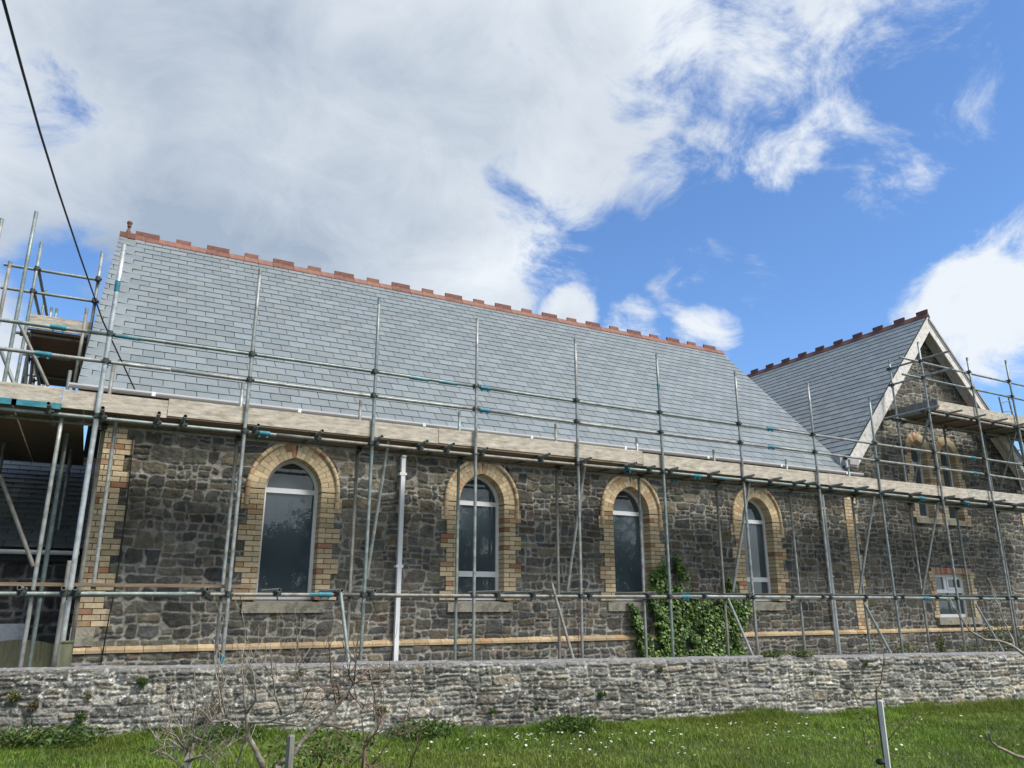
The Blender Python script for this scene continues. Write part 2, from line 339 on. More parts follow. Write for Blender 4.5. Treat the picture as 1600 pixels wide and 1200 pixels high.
# ------------------------------------------------------------------ the church
ch = empty('church', (7, 15, 0), label='dark rubble stone church with buff brick dressings and new slate roofs, scaffolded', cat='church')
A_, SPR = .42, 2.955
NAVE_W = [2.575, 5.74, 8.86, 12.08]
def arch_out(cx, off, zs, a=A_, c=.085, n=14):
    """pointed arch outline from right spring over the apex to left spring"""
    Rr = a+c+off; ang = math.acos(min(1, c/Rr)); pts = []
    for k in range(n+1): t = ang*k/n; pts.append((cx-c+Rr*math.cos(t), zs+Rr*math.sin(t)))
    return pts+[(2*cx-x, z) for x, z in reversed(pts[:-1])]
def in_open(x, z, cx, a, z0, zs, off=0., c=.085):
    r_ = a+c+off; ax = np.abs(x-cx)
    return (z > z0-off) & (ax < a+off) & ((z < zs) | (((ax+c)**2+(z-zs)**2) < r_**2))
def keep_nave(x, z):
    k = np.ones(len(x), bool)
    for c in NAVE_W: k &= ~in_open(x, z, c, A_, 1.36, SPR, .06)
    return k
wallgrid('wall', -.09, 14.95, -.1, 4.05, .0125, YW, 11, keep_nave, ch, base_off=True)
GA, GSPR, GW = .31, 4.86, [17.74, 18.90]
SW = (17.66, 19.02, 1.0, 2.0)
AX, AZ, SL = 18.41, 8.53, 1.09             # wing apex and slope
def keep_wing(x, z):
    k = z < AZ-.1-SL*np.abs(x-AX)
    for c in GW: k &= ~in_open(x, z, c, GA, 3.3, GSPR, .05)
    k &= ~((x > SW[0]-.02) & (x < SW[1]+.02) & (z > SW[2]-.02) & (z < SW[3]+.02)); return k
wallgrid('gable_wall', 14.95, 22.15, -.1, 8.35, .0165, YW, 23, keep_wing, ch, base_off=True)
# body of the walls behind the facing, with dark rooms behind the windows
mb = MB()
mb.box((-.06, YW+.5, 0), (14.9, YW+.6, 4.0)); mb.box((-.088, YW+.01, 0), (.1, 18.7, 4.0)); mb.box((-.06, 18.6, 0), (14.9, 18.7, 4.0))
mb.add([(-.08, 11.8, 4.0), (-.08, 18.7, 4.0), (-.08, 15.2, 7.85)], [(0, 2, 1)]); mb.build('end_wall', 'rubble', ch).data.color_attributes[0].data.foreach_set('color', [.1, .1, .1, 1]*sum(len(f) for f in mb.f))
mb = MB(); mb.box((14.95, YW+.5, 0), (22.1, YW+.6, 4.2), (.1, .1, .1)); mb.add([(15, YW+.5, 4.2), (22, YW+.5, 4.2), (AX, YW+.5, 8.2)], [(0, 1, 2)], (.1, .1, .1))
mb.box((22.0, YW+.01, 0), (22.14, 22, 4.3), (.1, .1, .1)); mb.box((14.8, YW+.6, 0), (14.95, 22, 4.5), (.1, .1, .1)); mb.box((14.8, 21.9, 0), (22.1, 22, 4.2), (.1, .1, .1)); mb.build('rear_wall', 'rubble', ch)

def bcol():
    t = random.random()
    if t < .03: b = (.36, .19, .11)
    elif t < .13: b = (.42, .28, .16)
    else: b = (.53, .425, .275)
    k = random.uniform(.78, 1.16); return (b[0]*k, b[1]*k, b[2]*k)
CRS = .0755; G = .0095
def courses(mb, x_in, side, z0, z1, short, long, deep=.22, per=3, start=0):
    """brick jamb growing away from x_in; side -1 left, +1 right"""
    n = int(round((z1-z0)/CRS))
    for k in range(n):
        z = z0+k*CRS; L = long if ((k+start)//per) % 2 == 0 else short
        cut = [0, .105, L] if k % 2 else [0, .215, L]
        if L-cut[1] < .05: cut = [0, L]
        for q in range(len(cut)-1):
            a = x_in+side*cut[q]; b = x_in+side*(cut[q+1]-(G if q < len(cut)-2 else 0)); lo, hi = min(a, b), max(a, b)
            mb.brick((lo, YB+random.uniform(-.0015, .0015), z), (hi, YB+(deep if q == 0 else .05), z+CRS-G), bcol())
def joints(mb, a, b): mb.box(a, b, (1, 1, 1), mi=1)
def surround(cx, a, z0, zs, short, long, sx=None, start=0, name='window', lab=None, ring=.22):
    mb = MB()
    courses(mb, cx-a, -1, z0, zs, short, long, start=start); courses(mb, cx+a, 1, z0, zs, short, long, start=start)
    for s in (-1, 1):
        x0, x1 = sorted((cx+s*(a+.004), cx+s*(a+short-.01))); joints(mb, (x0, YB+.007, z0), (x1, YB+.21, zs))
        n = int(round((zs-z0)/CRS))
        for k in range(n):
            if ((k+start)//3) % 2 == 0:
                xa, xb = sorted((cx+s*(a+short-.01), cx+s*(a+long-.006))); joints(mb, (xa, YB+.007, z0+k*CRS), (xb, YB+.05, z0+(k+1)*CRS))
    # arch ring: joint slab + voussoirs
    c = .085*a/A_; Rr = a+c; ang = math.acos(c/(Rr+ring*.5)); nv = int(round((Rr+ring*.55)*ang/.082))
    for s in (-1, 1):
        for k in range(nv):
            t0 = ang*k/nv; t1 = ang*(k+1)/nv-.008
            for (ra, rb, dp) in (((0, .105, .22), (.112, ring, .05)) if k % 2 else ((0, ring, .22),)):
                def P(r_, t): return (cx+s*(-c+(Rr+r_)*math.cos(t)), zs+(Rr+r_)*math.sin(t))
                poly = [P(ra, t0), P(rb, t0), P(rb, t1), P(ra, t1)]
                poly = [(cx if (x-cx)*s < 0 else x, z) for x, z in poly]
                if s < 0: poly = poly[::-1]
                mb.prism(poly, YB+random.uniform(-.002, .002), YB+dp, bcol())
            def Q(r_, t): return (cx+s*max(0, (-c+(Rr+r_)*math.cos(t))), zs+(Rr+r_)*math.sin(t))
            poly = [Q(.004, ang*k/nv), Q(ring-.006, ang*k/nv), Q(ring-.006, ang*(k+1)/nv), Q(.004, ang*(k+1)/nv)]
            if s < 0: poly = poly[::-1]
            mb.prism(poly, YB+.008, YB+.2, mi=1)
    w = mb.build(name, ['brick', 'joint'], ch); return w
def arch_poly(cx, a, z0, zs, inset, n=12):
    o = arch_out(cx, -inset, zs, a, .085*a/A_, n); return [(cx-a+inset, z0+inset), (cx+a-inset, z0+inset)]+o
def frame_ring(cx, a, z0, zs, t, y0, y1, mb):
    o = arch_poly(cx, a, z0, zs, 0); q = arch_poly(cx, a, z0, zs, t); n = len(o)
    v = [(x, y0, z) for x, z in o]+[(x, y0, z) for x, z in q]+[(x, y1, z) for x, z in o]+[(x, y1, z) for x, z in q]; f = []
    for i in range(n): j = (i+1) % n; f += [(i, j, n+j, n+i), (n+i, n+j, 3*n+j, 3*n+i), (2*n+i, 3*n+i, 3*n+j, 2*n+j)]
    mb.add(v, f)
for wi, cx in enumerate(NAVE_W):
    z0 = 1.36
    w = surround(cx, A_, z0, SPR, .22, .325, start=1)
    mb = MB(); yf = YB+.20; frame_ring(cx, A_-.002, z0+.005, SPR, .052, yf, yf+.06, mb)
    mb.box((cx-A_+.01, yf-.01, z0+.006), (cx+A_-.01, yf+.05, z0+.085)); mb.box((cx-A_+.05, yf+.003, SPR-.03), (cx+A_-.05, yf+.058, SPR+.045))
    if wi in (1, 3): mb.box((cx-A_+.05, yf+.003, 1.74), (cx+A_-.05, yf+.058, 1.83)); mb.box((cx-A_+.05, yf-.012, 1.425), (cx+A_-.05, yf+.058, 1.46))
    mb.build('frame', 'upvc', w)
    MB().prism(arch_poly(cx, A_-.01, z0, SPR, .03), yf+.03, yf+.036).build('glass', 'glass', w)
    mb = MB(); mb.add([(cx-.60, YW-.045, 1.18), (cx+.58, YW-.045, 1.18), (cx+.58, YW+.2, 1.18), (cx-.60, YW+.2, 1.18), (cx-.60, YW-.045, 1.325), (cx+.58, YW-.045, 1.325), (cx+.58, YW+.2, 1.358), (cx-.60, YW+.2, 1.358)],
           [(0, 3, 2, 1), (4, 5, 6, 7), (0, 1, 5, 4), (1, 2, 6, 5), (2, 3, 7, 6), (3, 0, 4, 7)]); mb.build('sill', 'sill', w)
    mb = MB(); o = arch_out(cx, .25, SPR, n=11); o = [(cx+A_+.25, 2.70), (cx+A_+.25, 2.82)]+o+[(cx-A_-.25, 2.82), (cx-A_-.25, 2.70)]
    for k in range(len(o)-1):
        (xa, za), (xb, zb) = o[k], o[k+1]; d = Vector((xb-xa, 0, zb-za)); e = d.normalized()*.004
        mb.tube((xa+e.x, YW-.035, za+e.z), (xb-e.x, YW-.035, zb-e.z), .036, 10, bcol(), hollow=False)
    mb.build('hood_mould', 'brick', w)
for cx in GW:
    w = surround(cx, GA, 3.30, GSPR, .14 if cx < 18 else .14, .24 if cx < 18 else .24, start=1, ring=.2)
    mb = MB(); yf = YB+.17; frame_ring(cx, GA-.002, 3.305, GSPR, .07, yf, yf+.06, mb)
    mb.box((cx-GA+.06, yf+.003, GSPR-.25), (cx+GA-.06, yf+.05, GSPR-.16)); mb.box((cx-.1, yf+.002, 3.36), (cx-.04, yf+.05, GSPR-.25)); mb.box((cx-GA+.06, yf+.004, 4.0), (cx+GA-.06, yf+.05, 4.05))
    mb.build('frame', 'oldwhite', w); MB().prism(arch_poly(cx, GA-.01, 3.3, GSPR, .03), yf+.03, yf+.036).build('glass', 'glass', w)
    MB().box((cx-GA-.18, YW-.07, 3.17), (cx+GA+.18, YW+.2, 3.298)).build('sill', 'sill', w)
# square window of the wing
x0, x1, z0, z1 = SW
mb = MB(); courses(mb, x0, -1, z0, z1+.02, .12, .2, start=1); courses(mb, x1, 1, z0, z1+.02, .12, .2)
joints(mb, (x0-.11, YB+.007, z0), (x0-.004, YB+.21, z1)); joints(mb, (x1+.004, YB+.007, z0), (x1+.11, YB+.21, z1))
n = 20
for k in range(n):
    xa = x0-.1+(x1-x0+.2)*k/n; c = random.choice([(.42, .2, .13), (.45, .36, .27), (.40, .15, .10), (.42, .30, .2)]); mb.brick((xa, YB-.004, z1+.003), (xa+(x1-x0+.2)/n-.01, YB+.2, z1+.14), c)
joints(mb, (x0-.1, YB+.006, z1+.004), (x1+.1, YB+.19, z1+.13))
w = mb.build('window', ['brick', 'joint'], ch); mb = MB(); yf = YB+.2
for a, b in (((x0, z0), (x1, z0+.07)), ((x0, z1-.07), (x1, z1)), ((x0, z0+.07), (x0+.07, z1-.07)), ((x1-.07, z0+.07), (x1, z1-.07))): mb.box((a[0], yf, a[1]), (b[0], yf+.06, b[1]))
mb.box((x0+.07, yf+.003, z0+.56), (x1-.07, yf+.058, z0+.64)); mb.box((x0+.60, yf+.002, z0+.64), (x0+.70, yf+.058, z1-.07))
for (a, b, c, d) in ((x0+.70, z0+.64, x1-.07, z1-.07),):
    t = .05
    for p, q in (((a, b), (c, b+t)), ((a, d-t), (c, d)), ((a, b+t), (a+t, d-t)), ((c-t, b+t), (c, d-t))): mb.box((p[0], yf-.015, p[1]), (q[0], yf+.02, q[1]))
mb.build('frame', 'upvc', w); MB().box((x0+.05, yf+.03, z0+.05), (x1-.05, yf+.036, z1-.05)).build('glass', 'glass', w)
MB().box((x0-.12, YW-.08, z0-.16), (x1+.14, YW+.2, z0-.003)).build('sill', 'sill', w)
# quoins
mb = MB()
def quoin(mb, xa, xs, xl, z0, z1, per, nb):
    n = int((z1-z0)/CRS)
    for k in range(n):
        L = xl if (k//per) % 2 == 0 else xs; z = z0+k*CRS; cuts = [0]+([.105] if k % 2 else [])
        while cuts[-1]+.215 < L-.04: cuts.append(cuts[-1]+.215)
        cuts.append(L)
        for q in range(len(cuts)-1): mb.brick((xa+cuts[q], YB+random.uniform(-.002, .002), z), (xa+cuts[q+1]-G, YB+.12 if q else YB+.2, z+CRS-G), bcol())
        mb.box((xa+.004, YB+.007, z), (xa+L-.004, YB+.1, z+CRS), mi=1)
quoin(mb, -.10, .34, .44, 1.02, 4.0, 3, 0); mb.build('quoin', ['brick', 'joint'], ch)
mb = MB(); quoin(mb, -.115, .26, .34, .30, .68, 3, 0); mb.build('quoin', ['brick', 'joint'], ch)
mb = MB(); quoin(mb, 14.80, .33, .40, .78, 3.98, 3, 0); mb.build('quoin', ['brick', 'joint'], ch)
mb = MB(); quoin(mb, 21.72, .30, .42, .78, 4.3, 3, 0); mb.build('quoin', ['brick', 'joint'], ch)
mb = MB(); mb.box((-.105, YB-.012, .78), (.17, YW+.2, 1.015)); mb.build('corner_stone', 'sill', ch)
mb = MB(); x = -.12
while x < 22.1:
    w_ = .218; y = YW-.085; b = bcol(); b = b if b[1] > .3 else (.5, .4, .26); b = (b[0]*.8, b[1]*.76, b[2]*.72)
    mb.add([(x, y, .69), (x+w_, y, .69), (x+w_, YW, .69), (x, YW, .69), (x, y, .728), (x+w_, y, .728), (x+w_, YW-.01, .775), (x, YW-.01, .775)], [(0, 3, 2, 1), (4, 5, 6, 7), (0, 1, 5, 4), (1, 2, 6, 5), (2, 3, 7, 6), (3, 0, 4, 7)], b)
    x += w_+.006
mb.build('plinth_band', 'brick', ch)

# ---- roofs: every slate is its own little slab in the roof's mesh
def slate_slope(mb, org, ux, us, width, length, gauge=.2, sw=.3, lift_left=False, skew=0.):
    """org bottom-left point, ux along eaves, us up the slope"""
    org = np.array(org, float); ux = np.array(ux, float); us = np.array(us, float); nn = np.cross(ux, us); nn /= np.linalg.norm(nn)
    rows = int(length/gauge)
    for r_ in range(rows):
        s0 = r_*gauge; s1 = min(s0+gauge*1.35, length); x = -sw/2 if r_ % 2 else 0.; x_l = skew*(s0/length)
        while x < width-1e-3:
            a = max(x, 0); b = min(x+sw, width); x += sw
            if b-a < .03: continue
            if a < 1e-6: a = x_l
            g = .0045; t = .008; k = random.uniform(.89, 1.12); hu = random.uniform(-.004, .004)
            c = ((.180+hu)*k, .203*k, (.205-hu)*k); w0 = random.uniform(0, .0025)
            t = .012; la = lb = 0
            if lift_left and a < .33: la = .035*(1-a/.4); lb = .035*max(0, 1-b/.4)
            def P(u, v, h): return org+ux*u+us*v+nn*h
            mb.add([P(a+g, s0, .020+w0+la), P(b-g, s0, .020+w0+lb), P(b-g, s1, .006+la), P(a+g, s1, .006+la*.9), P(a+g, s0, .0155+w0+la), P(b-g, s0, .0155+w0+lb)],
                   [(0, 1, 2, 3), (4, 5, 1, 0), (4, 0, 3), (1, 5, 2)], c)
def ridge_run(parent, p0, d, pattern, length, ang, dark=False):
    p0 = np.array(p0, float); d = np.array(d, float); side = np.array([d[1], -d[0], 0]); u = 0; k = 0
    while u < length:
        L, h = pattern[k % len(pattern)]; k += 1; mb = MB(); t = .022
        L = min(L, length-u+.05)
        ca, sa = math.cos(ang), math.sin(ang)
        prof = [(-.11*ca, -.11*sa), (-.02, 0.02), (-.018, h), (.018, h), (.02, .02), (.11*ca, -.11*sa), (.11*ca-.0, -.11*sa-t), (0, -t-.0), (-.11*ca, -.11*sa-t)]
        zj = random.uniform(-.004, .004)
        v = []
        for q in (u+.003, u+L-.003):
            for (a, z) in prof: pt = p0+d*q+side*a; v.append((pt[0], pt[1], pt[2]+z+.045+zj))
        m_ = len(prof); mb.add(v, [tuple(range(m_)), tuple(reversed(range(m_, 2*m_)))]+[(i+m_, (i+1) % m_+m_, (i+1) % m_, i) for i in range(m_)])
        mb.build('ridge_tile', 'terracotta_dark' if (h > .1 and (L > .35 or dark)) or u < .1 else 'terracotta', parent); u += L
    return
EY, EZ_, RY, RZ = 11.45, 4.10, 15.2, 8.03
L_ = math.hypot(RY-EY, RZ-EZ_); us = (0, (RY-EY)/L_, (RZ-EZ_)/L_)
mb = MB(); slate_slope(mb, (-.46, EY, EZ_), (1, 0, 0), us, 15.27, L_, lift_left=True, skew=.15)
mb.add([(-.44, EY, EZ_), (14.8, EY, EZ_), (14.8, RY, RZ), (-.28, RY, RZ)], [(0, 1, 2, 3)], mi=1); mb.add([(-.44, EY, EZ_-.05), (14.8, EY, EZ_-.05), (14.8, RY, RZ-.05), (-.28, RY, RZ-.05)], [(3, 2, 1, 0)], mi=1)
mb.add([(-.28, RY, RZ), (14.8, RY, RZ), (14.8, 2*RY-EY, EZ_), (-.44, 2*RY-EY, EZ_)], [(0, 1, 2, 3)], (.16, .19, .2)); mb.add([(-.28, RY, RZ-.05), (14.8, RY, RZ-.05), (14.8, 2*RY-EY, EZ_-.05), (-.44, 2*RY-EY, EZ_-.05)], [(3, 2, 1, 0)], mi=1)
mb.add([(14.8, EY, EZ_), (14.8, RY, RZ), (14.8, RY, RZ-.05), (14.8, EY, EZ_-.05)], [(0, 3, 2, 1)], mi=1); mb.add([(-.44, EY, EZ_), (-.28, RY, RZ), (-.28, RY, RZ-.05), (-.44, EY, EZ_-.05)], [(0, 1, 2, 3)], mi=1)
roof = mb.build('roof', ['slate', 'felt'], ch)
ridge_run(roof, (-.05, RY, RZ), (1, 0, 0), [(.43, .115), (.29, .03), (.28, .11), (.29, .03)], 14.85, R(46))
mb = MB(); prof = [(0, .07), (.06, .07), (.14, .06), (.18, .045), (.22, .035), (.28, .035), (.29, .055), (.31, .05), (.33, .04), (.37, .065), (.41, .07), (.44, .055), (.465, .02), (.47, 0)]
n = 14; vs = []; fs = []
for h, r_ in prof:
    for k in range(n): vs.append((-.17+.72*r_*math.cos(2*math.pi*k/n), RY+.72*r_*math.sin(2*math.pi*k/n), RZ+.02+h*.7))
for i in range(len(prof)-1):
    for k in range(n): j = (k+1) % n; fs.append((i*n+k, i*n+j, (i+1)*n+j, (i+1)*n+k))
mb.add(vs, fs, smooth=True); mb.box((-.31, RY-.11, RZ-.06), (-.04, RY+.11, RZ+.05)); mb.build('finial', 'terracotta_dark', roof)
# wing roof
WY0, WY1, ELX, ERX = 11.42, 22.0, 14.74, 22.08; wl = math.hypot(AX-ELX, SL*(AX-ELX)); usl = ((AX-ELX)/wl, 0, SL*(AX-ELX)/wl)
mb = MB(); ez = AZ-SL*(AX-ELX)
slate_slope(mb, (ELX, WY1, ez), (0, -1, 0), usl, WY1-WY0, wl); wr = (-usl[0], 0, usl[2]); slate_slope(mb, (ERX, WY0, AZ-SL*(ERX-AX)), (0, 1, 0), wr, WY1-WY0, wl)
for s, ex in ((-1, ELX), (1, ERX)):
    z_e = AZ-SL*abs(ex-AX); q = [(ex, WY0, z_e), (AX, WY0, AZ), (AX, WY1, AZ), (ex, WY1, z_e)]; p = [(x, y, z-.05) for x, y, z in q]
    mb.add(q+p, [(0, 1, 2, 3) if s < 0 else (3, 2, 1, 0), (7, 6, 5, 4) if s < 0 else (4, 5, 6, 7), (0, 4, 5, 1), (0, 3, 7, 4)], mi=1)
wroof = mb.build('wing_roof', ['slate', 'felt'], ch)
ridge_run(wroof, (AX, WY0-.03, AZ), (0, 1, 0), [(.32, .13), (.34, .035)], 10.6, R(48), dark=True)
# bargeboards, their mouldings, soffits
def board_strip(xa, za, xb, zb, wid, y0, y1, mb, pointed=False):
    mb.prism([(xa, za), (xa, za-wid), (xb, zb-wid), (xb, zb)] if xb > xa else [(xa, za), (xb, zb), (xb, zb-wid), (xa, za-wid)], y0, y1)
for s in (-1, 1):
    mb = MB(); zt = AZ-.04; W = .33
    if s < 0: mb.prism([(AX, zt), (ELX-.02, zt-SL*(AX-ELX+.02)), (ELX-.14, zt-SL*(AX-ELX)-.14), (ELX-.13, zt-SL*(AX-ELX)-.27), (ELX-.02, 4.29-.0), (ELX+.20, zt-SL*(AX-ELX-.2)-W-.12), (AX, zt-W-.05)], WY0, WY0+.035)
    else: mb.prism([(AX, zt), (AX, zt-W-.08), (ERX, zt-SL*(ERX-AX)-W-.08), (ERX+.12, zt-SL*(ERX-AX)-W-.1), (ERX+.02, zt-SL*(ERX-AX))], WY0, WY0+.035)
    bb = mb.build('bargeboard', 'oldwhite', ch)
    mb = MB(); xe = ELX if s < 0 else ERX
    for o, wd, pr_ in (((0.0, .07, .03), (.13, .03, .012)) if s > 0 else ((0.0, .05, .014),)):
        z_a = zt+.01-o; poly = [(AX, z_a), (xe, z_a-SL*abs(xe-AX)), (xe, z_a-wd-SL*abs(xe-AX)), (AX, z_a-wd)]
        if s > 0: poly = poly[::-1]
        mb.prism(poly, WY0-pr_, WY0-.001)
    mb.build('moulding', 'oldwhite' if s < 0 else 'soffit', bb)
    mb = MB(); a = (AX, AZ-.28); b = (xe, AZ-.28-SL*abs(xe-AX)); ns = 4
    for k in range(ns):
        y0 = WY0+.036+(YW-.03-WY0-.036)*k/ns; y1 = y0+(YW-.03-WY0-.036)/ns-.006; zz = .01*(k % 2)
        poly = [(a[0], a[1]+zz), (b[0], b[1]+zz), (b[0], b[1]+.03+zz), (a[0], a[1]+.03+zz)]
        if s < 0: poly = poly[::-1]
        mb.prism(poly[::-1], y0, y1)
    mb.build('soffit', 'oldwhite', ch)
mb = MB(); mb.box((14.62, 11.6, 4.28), (14.80, 12.35, 4.55)); mb.box((14.66, 11.37, 4.30), (14.95, 11.6, 4.42)); mb.build('eaves_box', 'soffit', ch)
# gutters, fascia, downpipes
def gutter(x0, x1, y, z, r_, name, parent, m='upvc'):
    mb = MB(); n = 8; vs = []
    for x in (x0, x1):
        for rr in (r_, r_-.006):
            for k in range(n+1): t = math.pi*k/n; vs.append((x, y-rr*math.cos(t), z-rr*math.sin(t)))
    m1 = n+1; fs = []
    for k in range(n): fs += [(k, k+1, 2*m1+k+1, 2*m1+k), (m1+k+1, m1+k, 3*m1+k, 3*m1+k+1), (k, m1+k, m1+k+1, k+1), (2*m1+k, 2*m1+k+1, 3*m1+k+1, 3*m1+k)]
    fs += [(0, 2*m1, 3*m1, m1), (n, m1+n, 3*m1+n, 2*m1+n)]
    mb.add(vs, fs)
    x = x0+1
    while x < x1: mb.box((x, y-r_-.005, z-.06), (x+.05, y-r_+.004, z-.004)); x += 2.0
    mb.box((x0-.004, y-r_, z-r_*.8), (x0, y+r_, z)); mb.box((x1, y-r_, z-r_*.8), (x1+.004, y+r_, z)); return mb.build(name, m, parent)
gutter(-.55, 15.02, 11.405, 4.118, .058, 'gutter', ch)
mb = MB(); mb.box((-.42, 11.47, 3.92), (14.78, 11.49, 4.08)); mb.box((-.42, 11.49, 3.93), (14.78, 11.76, 3.945)); mb.build('fascia', 'oldwhite', ch)
for xx, z0, mname in ((4.27, .1, 'upvc'), (14.02, .1, 'galvnew')):
    mb = MB(); r_ = .034 if xx < 9 else .038
    if xx < 9: mb.box((xx-r_, YW-.13, z0), (xx+r_, YW-.065, 3.60)); mb.prism([(xx-r_, 3.60), (xx+r_, 3.60), (xx+r_+.12, 3.95), (xx-r_+.12, 3.95)], YW-.15, YW-.085)
    else: mb.tube((xx, YW-.1, z0), (xx, YW-.1, 3.7), r_)
    for zz in (1.85, 3.3): mb.box((xx-.06, YW-.135, zz), (xx+.06, YW-.02, zz+.04))
    mb.build('downpipe', mname, ch, label='white square downpipe' if xx < 9 else 'round grey downpipe')

# ------------------------------------------------------------------ low range at the left
ob = empty('outbuilding', (-3.5, 15, 0), label='low stone range with dark slate roof left of the church', cat='building')
mb = MB()
nx, nz = 330, 115; X, Z = np.meshgrid(np.linspace(-5, -.09, nx), np.linspace(-.05, 2.0, nz)); x = X.ravel(); z = Z.ravel()
H, Cc = rubble(x, z, .16, .45, .12, .24, .02, [(.05, .052, .055), (.06, .06, .06), (.045, .047, .05)], (.17, .17, .165), .010, .02, 77)
i = (np.arange(nz-1)[:, None]*nx+np.arange(nx-1)[None, :]).ravel(); fastmesh('wall', np.stack([x, 13.1-H, z], 1), np.stack([i, i+1, i+nx+1, i+nx], 1), Cc, 'rubble', ob, smooth=True)
mb = MB(); LR = math.hypot(2.65, 1.72); slate_slope(mb, (-5, 12.95, 2.06), (1, 0, 0), (0, 2.65/LR, 1.72/LR), 4.9, LR, gauge=.17); mb.add([(-5, 12.95, 2.05), (-.1, 12.95, 2.05), (-.1, 15.6, 3.77), (-5, 15.6, 3.77)], [(0, 1, 2, 3)], mi=1)
mb.add([(-5, 15.6, 3.77), (-.1, 15.6, 3.77), (-.1, 18.2, 2.0), (-5, 18.2, 2.0)], [(0, 1, 2, 3)], mi=1); r2 = mb.build('roof', ['slate', 'felt'], ob)
ridge_run(r2, (-5, 15.6, 3.75), (1, 0, 0), [(.45, .03)], 4.85, R(33)); gutter(-5, -.15, 12.9, 2.03, .06, 'gutter', ob)
mb = MB(); mb.box((-5, 12.97, 1.88), (-.12, 13.0, 2.02)); mb.build('fascia', 'felt', ob); MB().box((-2.4, 13.03, .3), (-.66, 13.07, 1.04)).build('render_patch', 'render_', ob)
g = empty('garden_gate', (-.75, 12.2, 0), label='green weathered timber gate with arched top, left of the church corner', cat='gate')
mb = MB(); x = -1.25
while x < -.26:
    f = lambda u: .62+.24*math.cos((u+.68)*1.9) if abs(u+.68) < .8 else .6
    mb.prism([(x, 0.1), (x+.115, 0.1), (x+.115, f(x+.115)), (x, f(x))], 12.2, 12.222); x += .119
mb.build('gate_boards', 'greenwood', g); mb = MB(); mb.box((-1.25, 12.223, .3), (-.28, 12.26, .38)); mb.box((-1.25, 12.17, .5), (-.28, 12.199, .58)); mb.build('rail', 'greenwood', g)
mb = MB(); mb.box((-.165, 10.02, 0), (-.045, 10.12, .90)); mb.box((-.17, 10.01, .90), (-.04, 10.13, .915)); tag(mb.build('wooden_post', 'greenwood'), 'short mossy square timber post at the foot of the thick left scaffold tube', 'post')

# ------------------------------------------------------------------ scaffolding
YO, YI, RT = 10.4, 11.0, .0242
def coupler_mesh():
    mb = MB(); mb.tube((0, 0, -.035), (0, 0, .035), .034, 10, hollow=False); mb.tube((-.035, .05, 0), (.035, .05, 0), .034, 10, hollow=False); mb.box((-.03, .01, -.025), (.03, .05, .025)); mb.box((.025, -.02, -.012), (.06, .02, .012)); mb.tube((-.02, -.025, .0), (-.02, -.065, -.03), .008, 6, hollow=False); mb.tube((.02, .05, -.03), (.03, .05, -.075), .008, 6, hollow=False)
    o = mb.build('coupler', 'fitting'); me = o.data; off = WL[o.name]; me.transform(Matrix.Translation(off)); bpy.data.objects.remove(o); return me
CM = coupler_mesh()
def coupler(loc, parent, rot=0):
    o = bpy.data.objects.new('coupler', CM); col.objects.link(o); place(o, loc, parent); o.rotation_euler[2] = rot; return o
def tube(name, p0, p1, parent, m='galv', r=RT):
    if m == 'galv': m = random.choice(['galv', 'galv', 'galvgreen', 'galvgreen', 'galvold'])
    p0 = Vector(p0); p1 = Vector(p1); L = (p1-p0).length
    if L < 3: return MB().tube(p0, p1, r).build(name, m, parent)
    mb = MB(); sag = Vector((random.gauss(0, .003), random.gauss(0, .004), random.gauss(-.002, .004)))*min(L, 5); n = 8      # used tubes are never quite straight
    pts = [p0.lerp(p1, k/n)+sag*4*(k/n)*(1-k/n)*.4 for k in range(n+1)]; mb.path(pts, [r]*(n+1), 12); mb.tube(p1-(p1-p0).normalized()*.1, p1+(p1-p0).normalized()*.002, r+.0004); return mb.build(name, m, parent)
sc = empty('scaffold', (9, 10.7, 0), label='long tube scaffold with boarded platform standing all along the nave wall', cat='scaffold')
OUT = [(-.15, 5.787), (1.575, 5.82), (3.305, 5.715), (4.955, 5.685), (6.79, 5.66), (8.545, 5.65), (10.42, 5.59), (12.40, 5.63), (14.265, 5.545)]
Z_L, Z_U, Z_R1, Z_R2 = 1.42, 3.50, 4.205, 4.565
MARK = {(-.15): (5.25, 5.40)}
for k, (X, zt) in enumerate(OUT):
    s = tube('standard', (X, YO, 0.02), (X+random.uniform(-.01, .01), YO, zt), sc, 'galvnew' if k == 0 else 'galv', .031 if k == 0 else RT)
    for z in (Z_L, Z_U, Z_R1, Z_R2): coupler((X, YO, z), s)
    MB().box((X-.075, YO-.075, .012), (X+.075, YO+.075, .02)).build('base_plate', 'fitting', s)
def sleeve(p, d, parent, L=.17, m='cyan', r=.0325):
    p = Vector(p); d = Vector(d).normalized(); mb = MB(); mb.tube(p-d*L/2, p+d*L/2, r, 12, hollow=False)
    if r > .03:
        for t in (-.3, .3): mb.box(p+d*L*t+Vector((-.012, -.012, -.055)), p+d*L*t+Vector((.012, .012, -.02)))
    return mb.build('sleeve', m, parent)
sleeve((-.15, YO, onY(187, 448, YO)[2]), (0, 0, 1), sc, .14, r=.0335)
for (x, y) in ((1028, 605), (343, 1033)): q = onY(x, y, YO); X = min((o[0] for o in OUT), key=lambda a: abs(a-q[0])); sleeve((X, YO, q[2]), (0, 0, 1), sc, .12, r=.026)
INX = [(-.06, 4.33), (1.58, 4.3), (3.30, 4.27), (4.94, 4.285), (6.75, 4.28), (8.47, 4.2), (10.3, 4.155), (12.235, 4.135), (14.1, 4.13)]
for X, zt in INX:
    s = tube('standard', (X, YI, .02), (X, YI, zt), sc)
    for z in (Z_L, Z_U): coupler((X, YI, z), s, math.pi)
